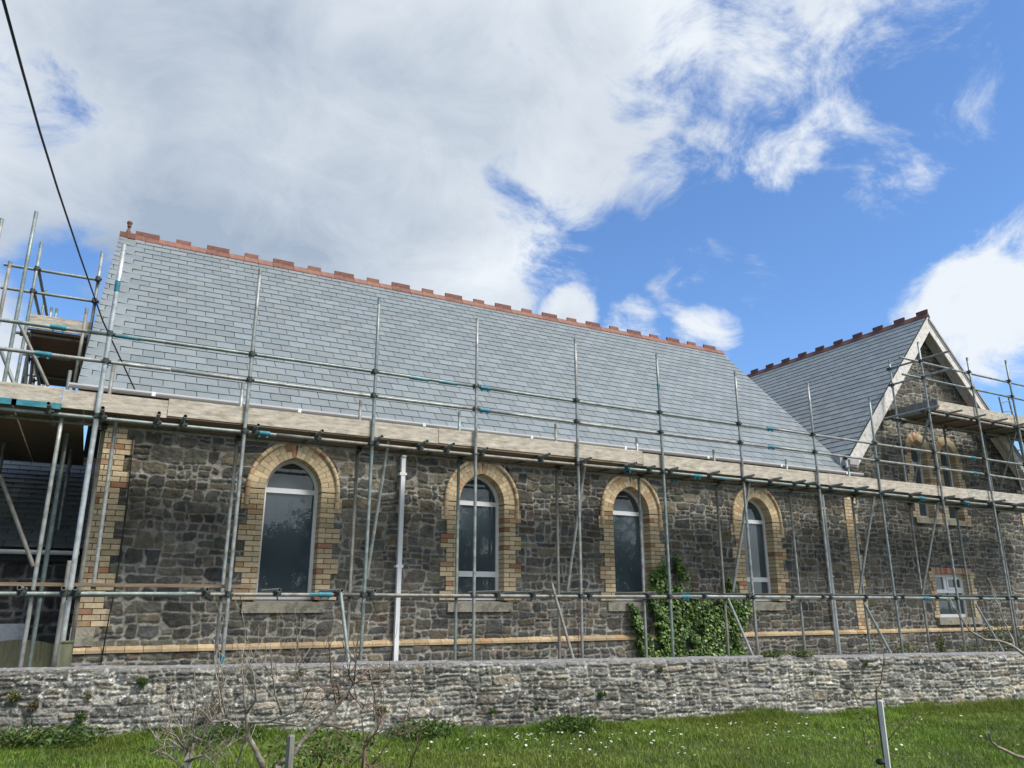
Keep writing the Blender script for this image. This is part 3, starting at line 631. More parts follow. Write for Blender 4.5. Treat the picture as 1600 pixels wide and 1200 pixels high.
# long horizontals, joined end to end with sleeves
def run(name, y, z, breaks, marks, parent=sc):
    for a, b in zip(breaks[:-1], breaks[1:]): tube(name, (a, y, z+random.uniform(-.008, .008)), (b-.01, y, z+random.uniform(-.008, .008)), parent)
    for px, py in marks: q = onY(px, py, y); sleeve((q[0], y, z), (1, 0, 0), parent)
yr = YO+.05
run('ledger', yr, Z_L, [-4.2, 1.2, 3.05, 8.9, 15.2, 21.6], [(508, 926), (1071, 933), (1447, 937)])
run('ledger', yr, Z_U, [-4.2, 2.0, 7.6, 13.5, 16.4, 21.6], [(412, 674), (980, 732), (1089, 744), (1439, 770), (1509, 778)])
run('ledger', YI-.05, Z_U, [-4.2, 3.6, 9.7, 15.9, 21.6], [(1052, 733)])
run('ledger', YI-.05, Z_L, [-4.2, 3.6, 9.7, 15.9, 21.6], [])
run('guard_rail', yr, Z_R1, [-4.2, .6, 5.2, 11.3, 18.0, 21.8], [(68, 552), (757, 640), (1205, 699), (1523, 736)])
run('guard_rail', yr, Z_R2, [-4.2, -.4, 5.1, 11.2, 18.1, 21.8], [(91, 513), (758, 605), (1203, 667), (1520, 712)])
for (x, y, z) in ((700, 596, Z_R2), (655, 590, Z_R2), (705, 632, Z_R1), (200, 525, Z_R2), (1130, 749, Z_U), (500, 926, Z_L), (586, 928, Z_L)): q = onY(x, y, yr); sleeve((q[0], yr, z), (1, 0, 0), sc, .3, r=.0252)
# transoms poking out towards the camera
TT = [(-.667, 10.205), (-.103, 10.142), (.511, 10.1), (.813, 10.126), (1.71, 10.206), (2.539, 10.153), (3.369, 10.125), (4.05, 10.13), (4.469, 10.139), (5.05, 10.2), (6.1, 10.14), (6.862, 10.125), (7.78, 10.14), (8.25, 10.25), (8.704, 10.2), (9.6, 10.15),
      (10.431, 10.15), (11.1, 10.13), (11.75, 10.15), (12.1, 10.17), (12.745, 10.126), (13.5, 10.13), (14.3, 10.13), (15.2, 10.15), (16.334, 10.15), (17.0, 10.15), (18.008, 10.05), (19.0, 10.1), (19.9, 10.1), (20.8, 10.15)]
for X, Y in TT: t = tube('transom', (X, Y, Z_U+.052), (X+random.uniform(-.03, .03), Y+1.25, Z_U+.052), sc); coupler((X, yr-.03, Z_U+.01), t)
TL = [(-.636, 10.1), (-.22, 10.12), (-.104, 9.95), (1.30, 10.25), (2.16, 10.25), (2.95, 10.2), (3.40, 10.2), (5.33, 10.25), (5.93, 10.2), (6.95, 10.2), (8.1, 10.2), (9.3, 10.25), (10.3, 10.3), (11.4, 10.3), (12.2, 10.2), (13.4, 10.3), (14.5, 10.3), (15.6, 10.3), (17.1, 10.3), (18.4, 10.3)]
for X, Y in TL: t = tube('transom', (X, Y, Z_L+.052), (X, Y+1.1, Z_L+.052), sc); coupler((X, yr-.03, Z_L+.01), t)
# boards
ZD = Z_U+.078
def deck(x0, x1, y0, nrow, z, parent, L=3.9, name='deck_board', w=.225):
    for r_ in range(nrow):
        x = x0-(r_ % 2)*L*.4
        while x < x1-.1:
            a = max(x, x0); b = min(x+L, x1); x += L
            if b-a > .1: MB().box((a+.003, y0+r_*w+.004, z+random.uniform(0, .004)), (b-.003, y0+(r_+1)*w-.004, z+.038)).build(name, 'deck', parent)
deck(-.3, 21.4, YO+.04, 4, ZD, sc); deck(-1.05, -.31, YO+.04, 20, ZD, sc); deck(-4.3, -1.06, YO+.04, 20, ZD, sc)
for a, b, dz in ((-4.3, -.55, -.03), (-.55, .62, -.04), (.62, 4.35, -.01), (4.35, 8.15, .0), (8.15, 12.75, -.035), (12.75, 17.3, -.03), (17.3, 21.4, -.02)):
    pass; mb = MB(); mb.box((a+.004, YO+.035, ZD+.035+dz), (b-.004, YO+.072, ZD+.035+.225+dz)); mb.build('toe_board', random.choice(['timber', 'timber2', 'timber']), sc)
for (a, b) in ((-4.2, -1.0), (-1.05, -.55)): MB().box((a, YO-.01, ZD-.04), (b, YO+.03, ZD+.03)).build('board_clip', 'cyan', sc)
MB().box((-4.2, YO+.10, Z_L+.078), (1.86, YO+.325, Z_L+.118)).build('deck_board', 'deck', sc)
# braces
for (x0, y0, x1, y1) in ((607, 687, 573, 903), (915, 718, 886, 925), (1172, 748, 1145, 925), (1366, 775, 1342, 930), (1466, 785, 1441, 930)):
    tube('brace', onY(x0, y0, YO+.1), onY(x1, y1, YI-.1), sc)
for (x0, y0, x1, y1) in ((532, 925, 545, 1035), (862, 912, 895, 1027), (1137, 935, 1177, 1027), (1350, 942, 1394, 1025), (1525, 945, 1570, 1022)):
    a = onY(x0, y0, YO+.0); b = onY(x1, y1, YO-.3); b = a+(b-a)*(a[2]-.03)/(a[2]-b[2]); tube('brace', a, b, sc)
tube('standard', (onY(175, 700, YO+.25)[0], YO+.25, onY(182, 645, YO+.25)[2]), (onY(148, 900, YO+.25)[0], YO+.25, Z_L+.05), sc)
# outer tubes of the left return
for (x, y, Y, zt) in ((32, 1043, 10.52, 3.46), (52, 1000, 11.7, 3.5), (83, 1043, 10.28, 0)):
    X = onY(x, y, Y)[0]; zt = zt or onY(110, 876, Y)[2]; s = tube('standard', (X, Y, .02), (X, Y, zt), sc); coupler((X, Y, Z_L), s)
tube('brace', onY(0, 742, 11.2), onY(52, 885, 11.2), sc)
# ---- scaffold tower round the left gable
se = empty('scaffold', (-1, 14, 0), label='end scaffold with high platform around the left gable of the nave', cat='scaffold')
def vert(px, py, Y, zt=None, pb=None, zb=0.02, parent=se, name='standard', m='galv'):
    q = onY(px, py, Y); s = tube(name, (q[0], Y, zb), (q[0], Y, q[2] if zt is None else zt), parent, m); return s, q
s1, q1 = vert(57, 331, 11.4); s2, q2 = vert(65, 379, 13.3); s3, q3 = vert(16, 409, 12.2); s4, q4 = vert(160, 394, 13.4, zb=.1); s5, q5 = vert(136, 482, 12.6); s6, q6 = vert(110, 579, 12.0, zb=3.4); s7, q7 = vert(3, 342, 11.2)
for px, py in ((81, 480), (89, 482), (72, 454)): vert(px, py, 17.5, zb=3.)
for (xa, ya, xb, yb, Y) in ((6, 413, 158, 438, 13.35), (1, 449, 155, 472, 13.35)):
    a = onY(xa, ya, Y); b = onY(xb, yb, Y); tube('guard_rail', a, b, se)
    for qq in (q2, q4): coupler((qq[0], Y-.05, a[2]+(b[2]-a[2])*(qq[0]-a[0])/(b[0]-a[0])), se)
for (xa, ya, Ya, xb, yb, Yb) in ((60, 420, 13.4, 74, 497, 16.5), (54, 460, 13.4, 62, 495, 16.5), (30, 505, 12.8, 75, 603, 12.8), (0, 545, 11.6, 22, 600, 11.6), (44, 540, 14, 40, 600, 14), (52, 550, 15, 47, 600, 15)):
    tube('brace', onY(xa, ya, Ya), onY(xb, yb, Yb), se)
DX0, DX1 = -1.34, -.52
for k in range(15):
    y0 = 13.5+k*.23; MB().box((DX0, y0, 5.4), (DX1, y0+.222, 5.438)).build('deck_board', 'deck', se)
for y in (13.6, 14.8, 16.2): tube('transom', (DX0-.15, y, 5.37), (DX1+.1, y, 5.37), se)
for x in (DX0+.05, DX1-.05): tube('ledger', (x, 13.3, 5.32), (x, 17, 5.32), se)
MB().box((DX0, 13.44, 5.44), (DX1, 13.48, 5.66)).build('toe_board', 'timber2', se); MB().box((DX1-.0, 13.44, 5.44), (DX1+.038, 16.9, 5.66)).build('toe_board', 'timber', se)
for x, y in ((-.45, 14.6), (-.46, 16.4), (-1.4, 14.9), (-1.4, 16.6)): tube('standard', (x, y, 3.7), (x, y, 5.7), se)
for y in (13.45, 14.9, 16.4): coupler((-1.38, y, 5.33), se); 
# ---- gable scaffold
sg = empty('scaffold', (18.5, 10.8, 0), label='taller scaffold with high platform in front of the right gable wall', cat='scaffold')
ZP = 5.53
for k, (X, zt) in enumerate([(16.25, 7.14), (18.08, 7.04), (19.72, 7.22), (21.5, 7.2)]):
    s = tube('standard', (X, YO, .02), (X, YO, zt), sg)
    for z in (Z_L, Z_U, Z_R1, Z_R2, ZP-.06, 6.28, 6.68): coupler((X, YO, z), s)
for X, zt in ((16.27, 6.93), (18.0, 5.5), (19.6, 5.5), (21.4, 5.5)):
    s = tube('standard', (X, 11.2, .02), (X, 11.2, zt), sg); coupler((X, 11.2, ZP-.06), s, math.pi); coupler((X, 11.2, Z_U), s, math.pi)
for z in (6.28, 6.68):
    tube('guard_rail', (15.58, yr, z), (21.9, yr, z-.02), sg); r_ = tube('guard_rail', (16.3, 11.27, z+.05), (16.3, 9.74, z+.05), sg); coupler((16.27, 11.2, z+.03), r_)
tube('ledger', (16.1, yr, ZP-.06), (21.9, yr, ZP-.06), sg); tube('ledger', (16.1, 11.15, ZP-.06), (21.9, 11.15, ZP-.06), sg)
for X in (16.12, 16.95, 17.85, 18.7, 19.6, 20.5, 21.3): t = tube('transom', (X, 10.06, ZP-.01), (X, 11.6, ZP-.01), sg); coupler((X, YO+.02, ZP-.05), t)
deck(16.55, 21.8, YO+.04, 5, ZP+.015, sg)
for a, b in ((16.6, 19.0), (19.0, 21.8)): MB().box((a, YO+.035, ZP+.05), (b-.006, YO+.073, ZP+.275)).build('toe_board', 'timber', sg)
MB().box((16.56, 10.36, ZP+.055), (16.598, 12.0-.25, ZP+.28)).build('toe_board', 'greywood', sg)
for (xa, ya, xb, yb) in ((1450, 656, 1428, 752), (1590, 666, 1562, 766)): tube('brace', onY(xa, ya, YO+.05), onY(xb, yb, 11.1), sg)
lad = empty('ladder', (20.5, 11, 3.6), label='metal ladder rising past the right end of the gable platform', cat='ladder')
p0, p1 = Vector((20.15, 10.95, 6.45)), Vector((20.55, 11.0, 3.63)); q0, q1 = p0+Vector((.42, .0, .1)), p1+Vector((.42, 0, 0))
tube('rail', p0, p1, lad, r=.02); tube('rail', q0, q1, lad, r=.02)
for k in range(11): t = (k+.6)/11.4; tube('rung', p0.lerp(p1, t), q0.lerp(q1, t), lad, r=.013)

# ------------------------------------------------------------------ boundary wall
A0 = np.array([-.557, 9.65]); A1 = np.array([11.235, 6.48]); dv = (A1-A0)/np.linalg.norm(A1-A0); nv_ = np.array([dv[1], -dv[0]])  # towards camera
bw = empty('boundary_wall', (5.3, 8, 0), label='low lichen-covered rough stone boundary wall along the grass in front of the church', cat='stone wall')
u0, u1, zb, zt = -3.6, 16.5, -.3, .655; st = .011; nu = int((u1-u0)/st); nz = int((zt-zb)/st)
U, Z = np.meshgrid(np.linspace(u0, u1, nu), np.linspace(zb, zt, nz)); u = U.ravel(); z = Z.ravel()
H, Cc = rubble(u, z, .07, .34, .03, .13, .026, [(.20, .19, .17), (.26, .245, .215), (.14, .137, .125), (.23, .205, .17), (.18, .177, .168), (.30, .285, .25), (.11, .107, .10), (.26, .225, .175)], (.32, .305, .265), .0045, .019, 301, rough=.006, wf=3)
edge = np.clip(1-np.abs(H-.006)/.006, 0, 1)*np.clip(fbm(u*3, z*6, 91, 3)*3+.7, 0, 1); Cc *= (1-.45*edge)[:, None]; Cc *= (1+.4*fbm(u*22, z*34, 93, 3))[:, None]; Cc *= np.clip(.86+u*.04+.5*fbm(u*.8, z*1.5, 97, 3), .55, 1.3)[:, None]; sp = (fbm(u*26, z*34, 99, 3)*1.2+.55*fbm(u*1.5, z*2, 101, 2)-u*.02) > .52; Cc[sp] = np.array([.62, .61, .57])*rng.uniform(.7, 1.1, (sp.sum(), 1))  # edge paints the shade of crevices between stones into the colour
Cc[z > zt-.035] = Cc[z > zt-.035]*.5+np.array([.2, .19, .17])*.5
dk = np.clip(1-(vn(u*3, z*5, 88)+.5)*1.6, 0, 1)
top = np.clip((zt-z)/.04, 0, 1); H = H*top+.035*fbm(u*1.2, z*2, 61, 3)+np.where(z > zt-.05, .02, 0)*0
P = A0[None, :]+dv[None, :]*u[:, None]+nv_[None, :]*H[:, None]
zz = z+np.where(z > zt-.02, .012*fbm(u*1.5, u*0, 12, 3)*2, 0)
V = np.stack([P[:, 0], P[:, 1], zz], 1); i = (np.arange(nz-1)[:, None]*nu+np.arange(nu-1)[None, :]).ravel(); fastmesh('wall_face', V, np.stack([i, i+1, i+nu+1, i+nu], 1), Cc, 'field', bw, smooth=True)
# rough mortared top
nw = 22; U, W = np.meshgrid(np.linspace(u0, u1, nu//3), np.linspace(0, .42, nw)); u = U.ravel(); w_ = W.ravel()
zz = zt+.012*fbm(u*1.5, u*0, 12, 3)*2+.012*fbm(u*9, w_*9, 71, 3)*np.clip(w_/.05, 0, 1); P = A0[None, :]+dv[None, :]*u[:, None]-nv_[None, :]*w_[:, None]+nv_[None, :]*(.035*fbm(u*1.2, zt*2+u*0, 61, 3)*(w_ < .001))[:, None]
V = np.stack([P[:, 0], P[:, 1], zz], 1); m_ = nu//3; i = (np.arange(nw-1)[:, None]*m_+np.arange(m_-1)[None, :]).ravel()
fastmesh('wall_top', V, np.stack([i, i+1, i+m_+1, i+m_], 1), np.full((len(V), 3), .2), 'field', bw, smooth=True)
e = [A0+dv*u0-nv_*.42, A0+dv*u1-nv_*.42]; MB().add([(*e[0], -.3), (*e[1], -.3), (*e[1], zt), (*e[0], zt)], [(3, 2, 1, 0)], (.2, .2, .19)).build('wall_back', 'field', bw)

# ------------------------------------------------------------------ leaves, ivy, tufts
def leaves(name, P, size, cols, m, parent=None, nrm=None, flat=.5, aspect=1.0, **kw):
    n = len(P); rg = np.random.default_rng(n+3); s = size*rg.uniform(.6, 1.3, n)
    a = rg.normal(size=(n, 3));
    if nrm is not None: a = np.array(nrm)[None, :]+flat*a
    a /= np.linalg.norm(a, axis=1)[:, None]; b = rg.normal(size=(n, 3)); b -= (b*a).sum(1)[:, None]*a; b /= np.linalg.norm(b, axis=1)[:, None]; c = np.cross(a, b)
    k = (s*aspect)[:, None]; s = s[:, None]
    V = np.stack([P-b*s*.5, P+c*k*.42-b*s*.15, P+b*s*.6+a*s*.08, P-c*k*.42-b*s*.15], 1).reshape(-1, 3)
    C = np.array(cols)[rg.integers(0, len(cols), n)]*rg.uniform(.7, 1.35, (n, 1)); C = np.repeat(C, 4, axis=0)
    return fastmesh(name, V, np.arange(4*n).reshape(n, 4), C, m, parent, **kw)
def inpoly(x, y, poly):
    k = np.zeros(len(x), bool); n = len(poly)
    for i in range(n):
        (xa, ya), (xb, yb) = poly[i], poly[(i+1) % n]; c = ((ya > y) != (yb > y)) & (x < (xb-xa)*(y-ya)/(yb-ya+1e-9)+xa); k ^= c
    return k
iv = empty('ivy', (9.8, 11.7, 0), label='glossy green ivy climbing the nave wall below and beside the third arched window', cat='ivy')
ipoly = [(985, 940), (992, 955), (1006, 1000), (1020, 985), (1012, 930), (1022, 895), (1040, 882), (1046, 930), (1054, 935), (1057, 900), (1056, 866), (1066, 880), (1082, 930), (1100, 942), (1125, 938), (1140, 905), (1152, 925), (1172, 938), (1180, 955), (1160, 975), (1148, 1000), (1175, 1040), (1190, 1060), (1000, 1060), (996, 1010), (984, 960)]
n = 60000; qx = rng.uniform(970, 1190, n); qy = rng.uniform(855, 1060, n); jx = 5*fbm(qx*.08, qy*.08, 5, 3); kk = inpoly(qx+jx*2, qy+jx*2, ipoly) & (fbm(qx*.06, qy*.06, 9, 3) > -.30); qx, qy = qx[kk], qy[kk]
P = np.array([onY(a, b, 11.7) for a, b in zip(qx, qy)]); P[:, 1] = 11.72-rng.random(len(P))**1.5*.16*np.clip(1.2-P[:, 2]*.25, .3, 1)
P = P[P[:, 2] > 0][:17000]
leaves('foliage', P, .06, [(.09, .18, .035), (.055, .115, .025), (.14, .23, .05), (.20, .27, .07), (.035, .07, .02), (.04, .085, .022)], 'ivy', iv, nrm=(.1, -1, .6), flat=.45)
mb = MB()
for (pts) in ([(1020, 1030), (1022, 980), (1030, 930), (1038, 890)], [(1060, 1030), (1063, 960), (1058, 900), (1056, 868)], [(1100, 1030), (1110, 980), (1090, 940)], [(1010, 1030), (1000, 990), (986, 945)], [(1130, 1030), (1128, 980), (1141, 910)]):
    q = [onY(a, b, 11.765) for a, b in pts]; q[0][2] = 0; mb.path(q, [.02, .014, .01, .005][:len(q)], 6)
mb.build('stem', 'bark', iv)
def tuft(name, c, rad, h, n, cols, label, cat, group=None, size=.05, asp=.5, stems=0):
    c = np.array(c, float); t = empty(name, (c[0], c[1], c[2]), label=label, cat=cat, group=group)
    d = rng.normal(size=(n, 3)); d /= np.linalg.norm(d, axis=1)[:, None]; d *= rng.random((n, 1))**.45
    P = c+d*np.array([rad, rad*.7, h/2])+np.array([0, 0, h/2]); leaves('foliage', P, size, cols, 'leaf', t, aspect=asp)
    mb = MB()
    for k in range(max(3, stems)): a = random.uniform(0, 6.28); rr = random.uniform(.2, .8)*rad; mb.path([c, c+np.array([math.cos(a)*rr*.5, math.sin(a)*rr*.35, h*.5]), c+np.array([math.cos(a)*rr, math.sin(a)*rr*.7, h*.9])], [.006, .004, .002], 5)
    mb.build('stem', 'twig', t); return t
def wallpt(px, py, out=.0):                 # point on the boundary wall's face
    r_ = ray(px, py); t = ((A0-_C[:2])@nv_)/(r_[:2]@nv_); q = _C+r_*t; q[:2] += nv_*out; return q
GR = [(.06, .11, .02), (.045, .085, .02), (.09, .14, .03)]; YG = [(.16, .17, .05), (.12, .13, .045), (.09, .11, .04)]; OG = [(.12, .085, .035), (.10, .09, .04), (.07, .075, .03)]
for px, py, rad, h, n, cl, lab in ((25, 1085, .07, .12, 220, YG, 'dry yellow-green tuft on the wall face at its far left end'), (55, 1100, .05, .10, 140, OG, 'small brownish tuft right of the yellowish one on the left of the wall'),
     (128, 1118, .06, .11, 260, GR, 'dark green leafy weed low on the wall near its left end'), (140, 1085, .03, .07, 90, YG, 'tiny yellow-flecked weed above the dark leafy one'), (224, 1062, .06, .08, 260, GR, 'bright green fern just under the wall top, below the left quoin'),
     (332, 1105, .09, .14, 240, OG, 'brown-green bush growing out of the wall behind the left bare shrub'), (468, 1050, .03, .06, 90, YG, 'small yellow-green sprig near the wall top by the bare tree'), (595, 1108, .05, .12, 180, GR, 'upright green weed on the wall right of the bare tree'),
     (768, 1109, .04, .05, 130, GR, 'small round green fern low on the wall, leftmost of the middle three'), (836, 1106, .03, .05, 110, GR, 'tiny green fern low on the wall left of the larger fern'), (938, 1083, .07, .06, 240, GR, 'wide green fern at mid height of the wall below the third window'),
     (1030, 1045, .04, .06, 130, YG, 'olive tuft at the wall top left of the ivy foot'), (1350, 1035, .035, .07, 130, YG, 'yellow-green sprig hanging near the wall top behind the sapling'), (1265, 1050, .03, .05, 70, GR, 'tiny green sprig on the wall below the top-growing weeds')):
    q = wallpt(px, py, .04); q[2] -= h*.6; tuft('wall_fern', q, rad, h, n, cl, lab, 'wall plant', 'plants growing out of the boundary wall', size=.028)
for px, lab in ((1215, 'low yellow-green weed on top of the wall, left of the brighter clump'), (1262, 'bright yellow-green clump on top of the wall below the pilaster')):
    q = wallpt(px, 1026, -.1); q[2] = .65; tuft('wall_top_weed', q, .2, .08, 500, YG+GR, lab, 'weed', size=.035)
for px, py, Y, rad, h, n, cl, lab in ((1418, 1030, 11.0, .38, .55, 900, GR+OG, 'dark green bush at the foot of the wing wall left of the square window'), (1370, 1030, 11.2, .22, .3, 200, OG, 'small withered plant beside the second downpipe foot'),
     (1472, 1020, 11.2, .12, .75, 420, GR, 'tall narrow dark weed in front of the square window sill'), (1510, 1025, 11.1, .35, .45, 700, GR, 'low green bush below the square window'), (1575, 1020, 10.9, .75, .95, 1800, [(.03, .055, .02), (.045, .075, .025), (.07, .09, .03)], 'large dark evergreen bush at the right edge behind the boundary wall'),
     (892, 1018, 11.0, .12, .5, 150, GR, 'small green weed behind the wall at the foot of the slanting brace')):
    q = onY(px, py, Y); q[2] = 0; tuft('bush', q, rad, h if py < 1026 else h+.0, n, cl, lab, 'bush', size=.05, stems=7)
q = wallpt(490, 1140, .25)
q = dep(500, 1150, 6.2); q[2] = .0; tuft('bush', q, .5, .34, 900, YG+GR, 'low leafy yellow-green brambles at the wall foot behind the bare tree', 'bush', size=.045)
for px, lab in ((30, 'pale flowering weed clump at the wall foot on the far left'), (110, 'leafy green dock at the wall foot left of the bare shrub'), (350, 'dark broad-leaved weed at the wall foot behind the left shrub'), (660, 'low dark weed at the wall foot right of the bare tree'), (885, 'broad-leaved weed at the wall foot below the middle windows')):
    q = wallpt(px, 1135, .18); q[2] = float(ground_z(q[0], q[1])); tuft('weed_clump', q, .42, .22, 900, GR+([YG[0]] if px < 60 else []), lab, 'weed', 'weeds along the wall foot', size=.05)

# ------------------------------------------------------------------ bare shrubs, sapling, stakes
def growth(mb, p, d, L, r0, lvl, rg):
    p = np.array(p, float); d = np.array(d, float); d /= np.linalg.norm(d); n = 6; pts = [p.copy()]; rr = [r0]
    for k in range(n):
        d = d+rg.normal(0, .13, 3)+np.array([0, 0, .05]); d /= np.linalg.norm(d); p = p+d*L/n; pts.append(p.copy()); rr.append(r0*(1-.8*(k+1)/n)+.0008)
        if lvl > 0 and rg.random() < .62: s = rg.normal(size=3); s -= (s@d)*d; s /= np.linalg.norm(s); growth(mb, p, d*.8+s*.7+np.array([0, 0, .3]), L*rg.uniform(.35, .65), rr[-1]*.65, lvl-1, rg)
    mb.path(pts, rr, 5)
def limb(mb, pts, d0, d1, r0, r1, rg, twigs=0, lvl=1, tl=.25):
    m = len(pts); P3 = [dep(a, b, d0+(d1-d0)*k/(m-1)) for k, (a, b) in enumerate(pts)]
    sub = []; rs = []
    for k in range(m-1):
        for t in (0, .5): q = P3[k]*(1-t)+P3[k+1]*t+rg.normal(0, .004, 3)*(1 if t else 0); sub.append(q); f = (k+t)/(m-1); rs.append(r0+(r1-r0)*f)
    sub.append(P3[-1]); rs.append(r1); mb.path(sub, rs, 7)
    for k in range(twigs):
        j = rg.integers(1, len(sub)-1); dd = sub[j+1]-sub[j]; dd /= np.linalg.norm(dd); s = rg.normal(size=3)*np.array([1, .6, 1]); growth(mb, sub[j], dd*.6+s*.5+np.array([0, 0, .35]), tl*rg.uniform(.5, 1.2), max(rs[j]*.45, .0025), lvl, rg)
def tree_base(q): q = np.array(q); return (q[0], q[1], float(ground_z(q[0], q[1])))
rg = np.random.default_rng(5)
gb = dep(425, 1260, 5.3)
t1 = empty('bare_tree', tree_base(gb), label='small leafless tree with pale crooked trunk in the left foreground', cat='tree')
mb = MB(); b0 = np.array(tree_base(gb)); a0 = dep(412, 1200, 5.3); mb.path([b0, (b0+a0)/2, a0], [.03, .026, .022], 8)
limb(mb, [(412, 1200), (403, 1180), (393, 1160), (386, 1138), (385, 1115)], 5.3, 5.3, .022, .013, rg); mb.build('trunk', 'bark', t1)
mb = MB()
for L in ([(385, 1115), (381, 1070), (378, 1030), (380, 1008)], [(386, 1138), (375, 1140), (355, 1125), (345, 1105), (337, 1050), (335, 1000)], [(385, 1115), (400, 1095), (395, 1050), (383, 1020)], [(355, 1125), (330, 1128), (310, 1105)], [(388, 1130), (420, 1128), (445, 1118), (465, 1110), (482, 1080), (490, 1068)],
          [(440, 1120), (430, 1085), (424, 1040), (422, 1003)], [(482, 1128), (500, 1100), (503, 1072)], [(420, 1128), (470, 1135), (500, 1120)], [(355, 1125), (345, 1080), (340, 1060)], [(383, 1150), (372, 1190), (355, 1240)], [(345, 1115), (325, 1160), (312, 1200)], [(432, 1082), (460, 1050), (486, 1010)]):
    limb(mb, L, 5.3, 5.3+rg.uniform(-.35, .35), .009, .0022, rg, twigs=3, lvl=1, tl=.3)
mb.build('branches', 'bark', t1)
gb = dep(455, 1262, 5.0); t2 = empty('bare_tree', tree_base(gb), label='leaning leafless fruit tree with long dark limb beside the short grey stake', cat='tree'); mb = MB(); b0 = np.array(tree_base(dep(425, 1262, 5.0)))
a0 = dep(436, 1195, 5.0); mb.path([b0, (b0+a0)/2, a0], [.022, .02, .018], 8); limb(mb, [(436, 1195), (463, 1175), (480, 1150), (505, 1125), (530, 1100), (550, 1070), (560, 1062)], 5.0, 5.2, .017, .008, rg); mb.build('trunk', 'bark', t2)
mb = MB()
for L in ([(545, 1085), (525, 1100), (517, 1060), (515, 1015), (514, 990)], [(552, 1070), (556, 1035), (552, 1005)], [(550, 1068), (590, 1065), (620, 1055)], [(560, 1062), (575, 1045), (585, 1085), (583, 1120)], [(530, 1100), (528, 1070), (516, 1080)], [(500, 1130), (540, 1140), (560, 1110)], [(545, 1080), (570, 1110), (556, 1118)], [(553, 1068), (545, 1055), (548, 1030)]):
    limb(mb, L, 5.15, 5.15+rg.uniform(-.3, .3), .0075, .002, rg, twigs=3, lvl=1, tl=.3)
mb.build('branches', 'twig', t2)
gb = dep(285, 1265, 5.5); t3 = empty('bare_shrub', tree_base(gb), label='leafless many-stemmed shrub at the bottom left of the lawn', cat='shrub'); mb = MB(); b0 = np.array(tree_base(gb))
for L in ([(288, 1200), (290, 1165), (280, 1130), (270, 1105)], [(290, 1180), (300, 1150), (302, 1120), (305, 1085)], [(292, 1175), (265, 1155), (235, 1160)], [(289, 1190), (320, 1180), (360, 1215)], [(290, 1170), (275, 1150), (255, 1140)], [(286, 1200), (262, 1180), (232, 1165)], [(295, 1165), (318, 1145), (340, 1110)], [(295, 1190), (330, 1170), (352, 1190)], [(303, 1160), (306, 1120), (304, 1050)]):
    a0 = dep(*L[0], 5.5); mb.path([b0, a0], [.013, .01], 6); limb(mb, L, 5.5, 5.5+rg.uniform(-.3, .3), .009, .002, rg, twigs=4, lvl=1, tl=.25)
mb.build('branches', 'bark', t3)
gb = dep(560, 1265, 5.6); t4 = empty('bare_shrub', tree_base(gb), label='thin leafless shrub on the grass right of the leaning bare tree', cat='shrub'); mb = MB(); b0 = np.array(tree_base(gb))
for L in ([(566, 1200), (570, 1160), (565, 1120), (545, 1085)], [(568, 1170), (590, 1140), (588, 1095)], [(568, 1180), (550, 1195), (540, 1230)], [(572, 1160), (600, 1130), (590, 1100)], [(580, 1195), (600, 1170), (630, 1130), (660, 1035)], [(570, 1190), (578, 1200), (602, 1188)], [(640, 1200), (650, 1170), (664, 1122)]):
    a0 = dep(*L[0], 5.6); mb.path([b0, a0], [.01, .008], 6); limb(mb, L, 5.6, 5.6+rg.uniform(-.3, .3), .0065, .0018, rg, twigs=3, lvl=1, tl=.25)
mb.build('branches', 'twig', t4)
gb = dep(1680, 1300, 4.6); t5 = empty('bare_tree', tree_base(gb), label='leafless tree just outside the right edge, its branches reaching in', cat='tree'); b0 = np.array(tree_base(gb)); mb = MB(); a0 = dep(1690, 1150, 4.6); mb.path([b0, a0, dep(1700, 1000, 4.6), dep(1720, 860, 4.6)], [.05, .04, .03, .02], 8); mb.build('trunk', 'bark', t5)
mb = MB(); limb(mb, [(1690, 1200), (1640, 1195), (1600, 1184), (1570, 1172), (1550, 1160), (1545, 1145)], 4.6, 4.4, .013, .006, rg, twigs=4, tl=.12, lvl=0)
limb(mb, [(1700, 1080), (1640, 1050), (1600, 1022), (1580, 1008), (1540, 1000), (1515, 985), (1498, 960), (1484, 935)], 4.6, 4.8, .012, .003, rg, twigs=2, tl=.15, lvl=0); limb(mb, [(1585, 1010), (1578, 990), (1562, 950), (1550, 920)], 4.7, 4.9, .006, .002, rg, twigs=2, tl=.12, lvl=0)
mb.build('branches', 'bark', t5)
def stake(px, pt, d, w, m, label):
    q = dep(px, pt, d); z0 = float(ground_z(q[0], q[1]))-.02; mb = MB(); a = w/2; c, s = math.cos(.4), math.sin(.4); vs = []
    for z, k in ((z0, 1), (q[2]-.01, 1), (q[2], .75)):
        for (x, y) in ((-a, -a), (a, -a), (a, a), (-a, a)): vs.append((q[0]+(x*c-y*s)*k, q[1]+(x*s+y*c)*k, z))
    mb.add(vs, [(3, 2, 1, 0), (8, 9, 10, 11)]+[(i+4*r_, (i+1) % 4+4*r_, (i+1) % 4+4*r_+4, i+4*r_+4) for r_ in (0, 1) for i in range(4)]); o = mb.build('stake', m); tag(o, label, 'stake'); return q
qs = stake(1375, 1094, 6.0, .031, 'stake', 'pale square timber stake supporting the young sapling on the lawn')
stake(455, 1148, 4.9, .036, 'greywood', 'short grey timber stake beside the leaning bare tree')
gb = dep(1384, 1195, 6.05); sp = empty('sapling', tree_base(gb), label='young sapling with few fresh leaves tied to the pale stake', cat='sapling'); b0 = np.array(tree_base(gb)); mb = MB()
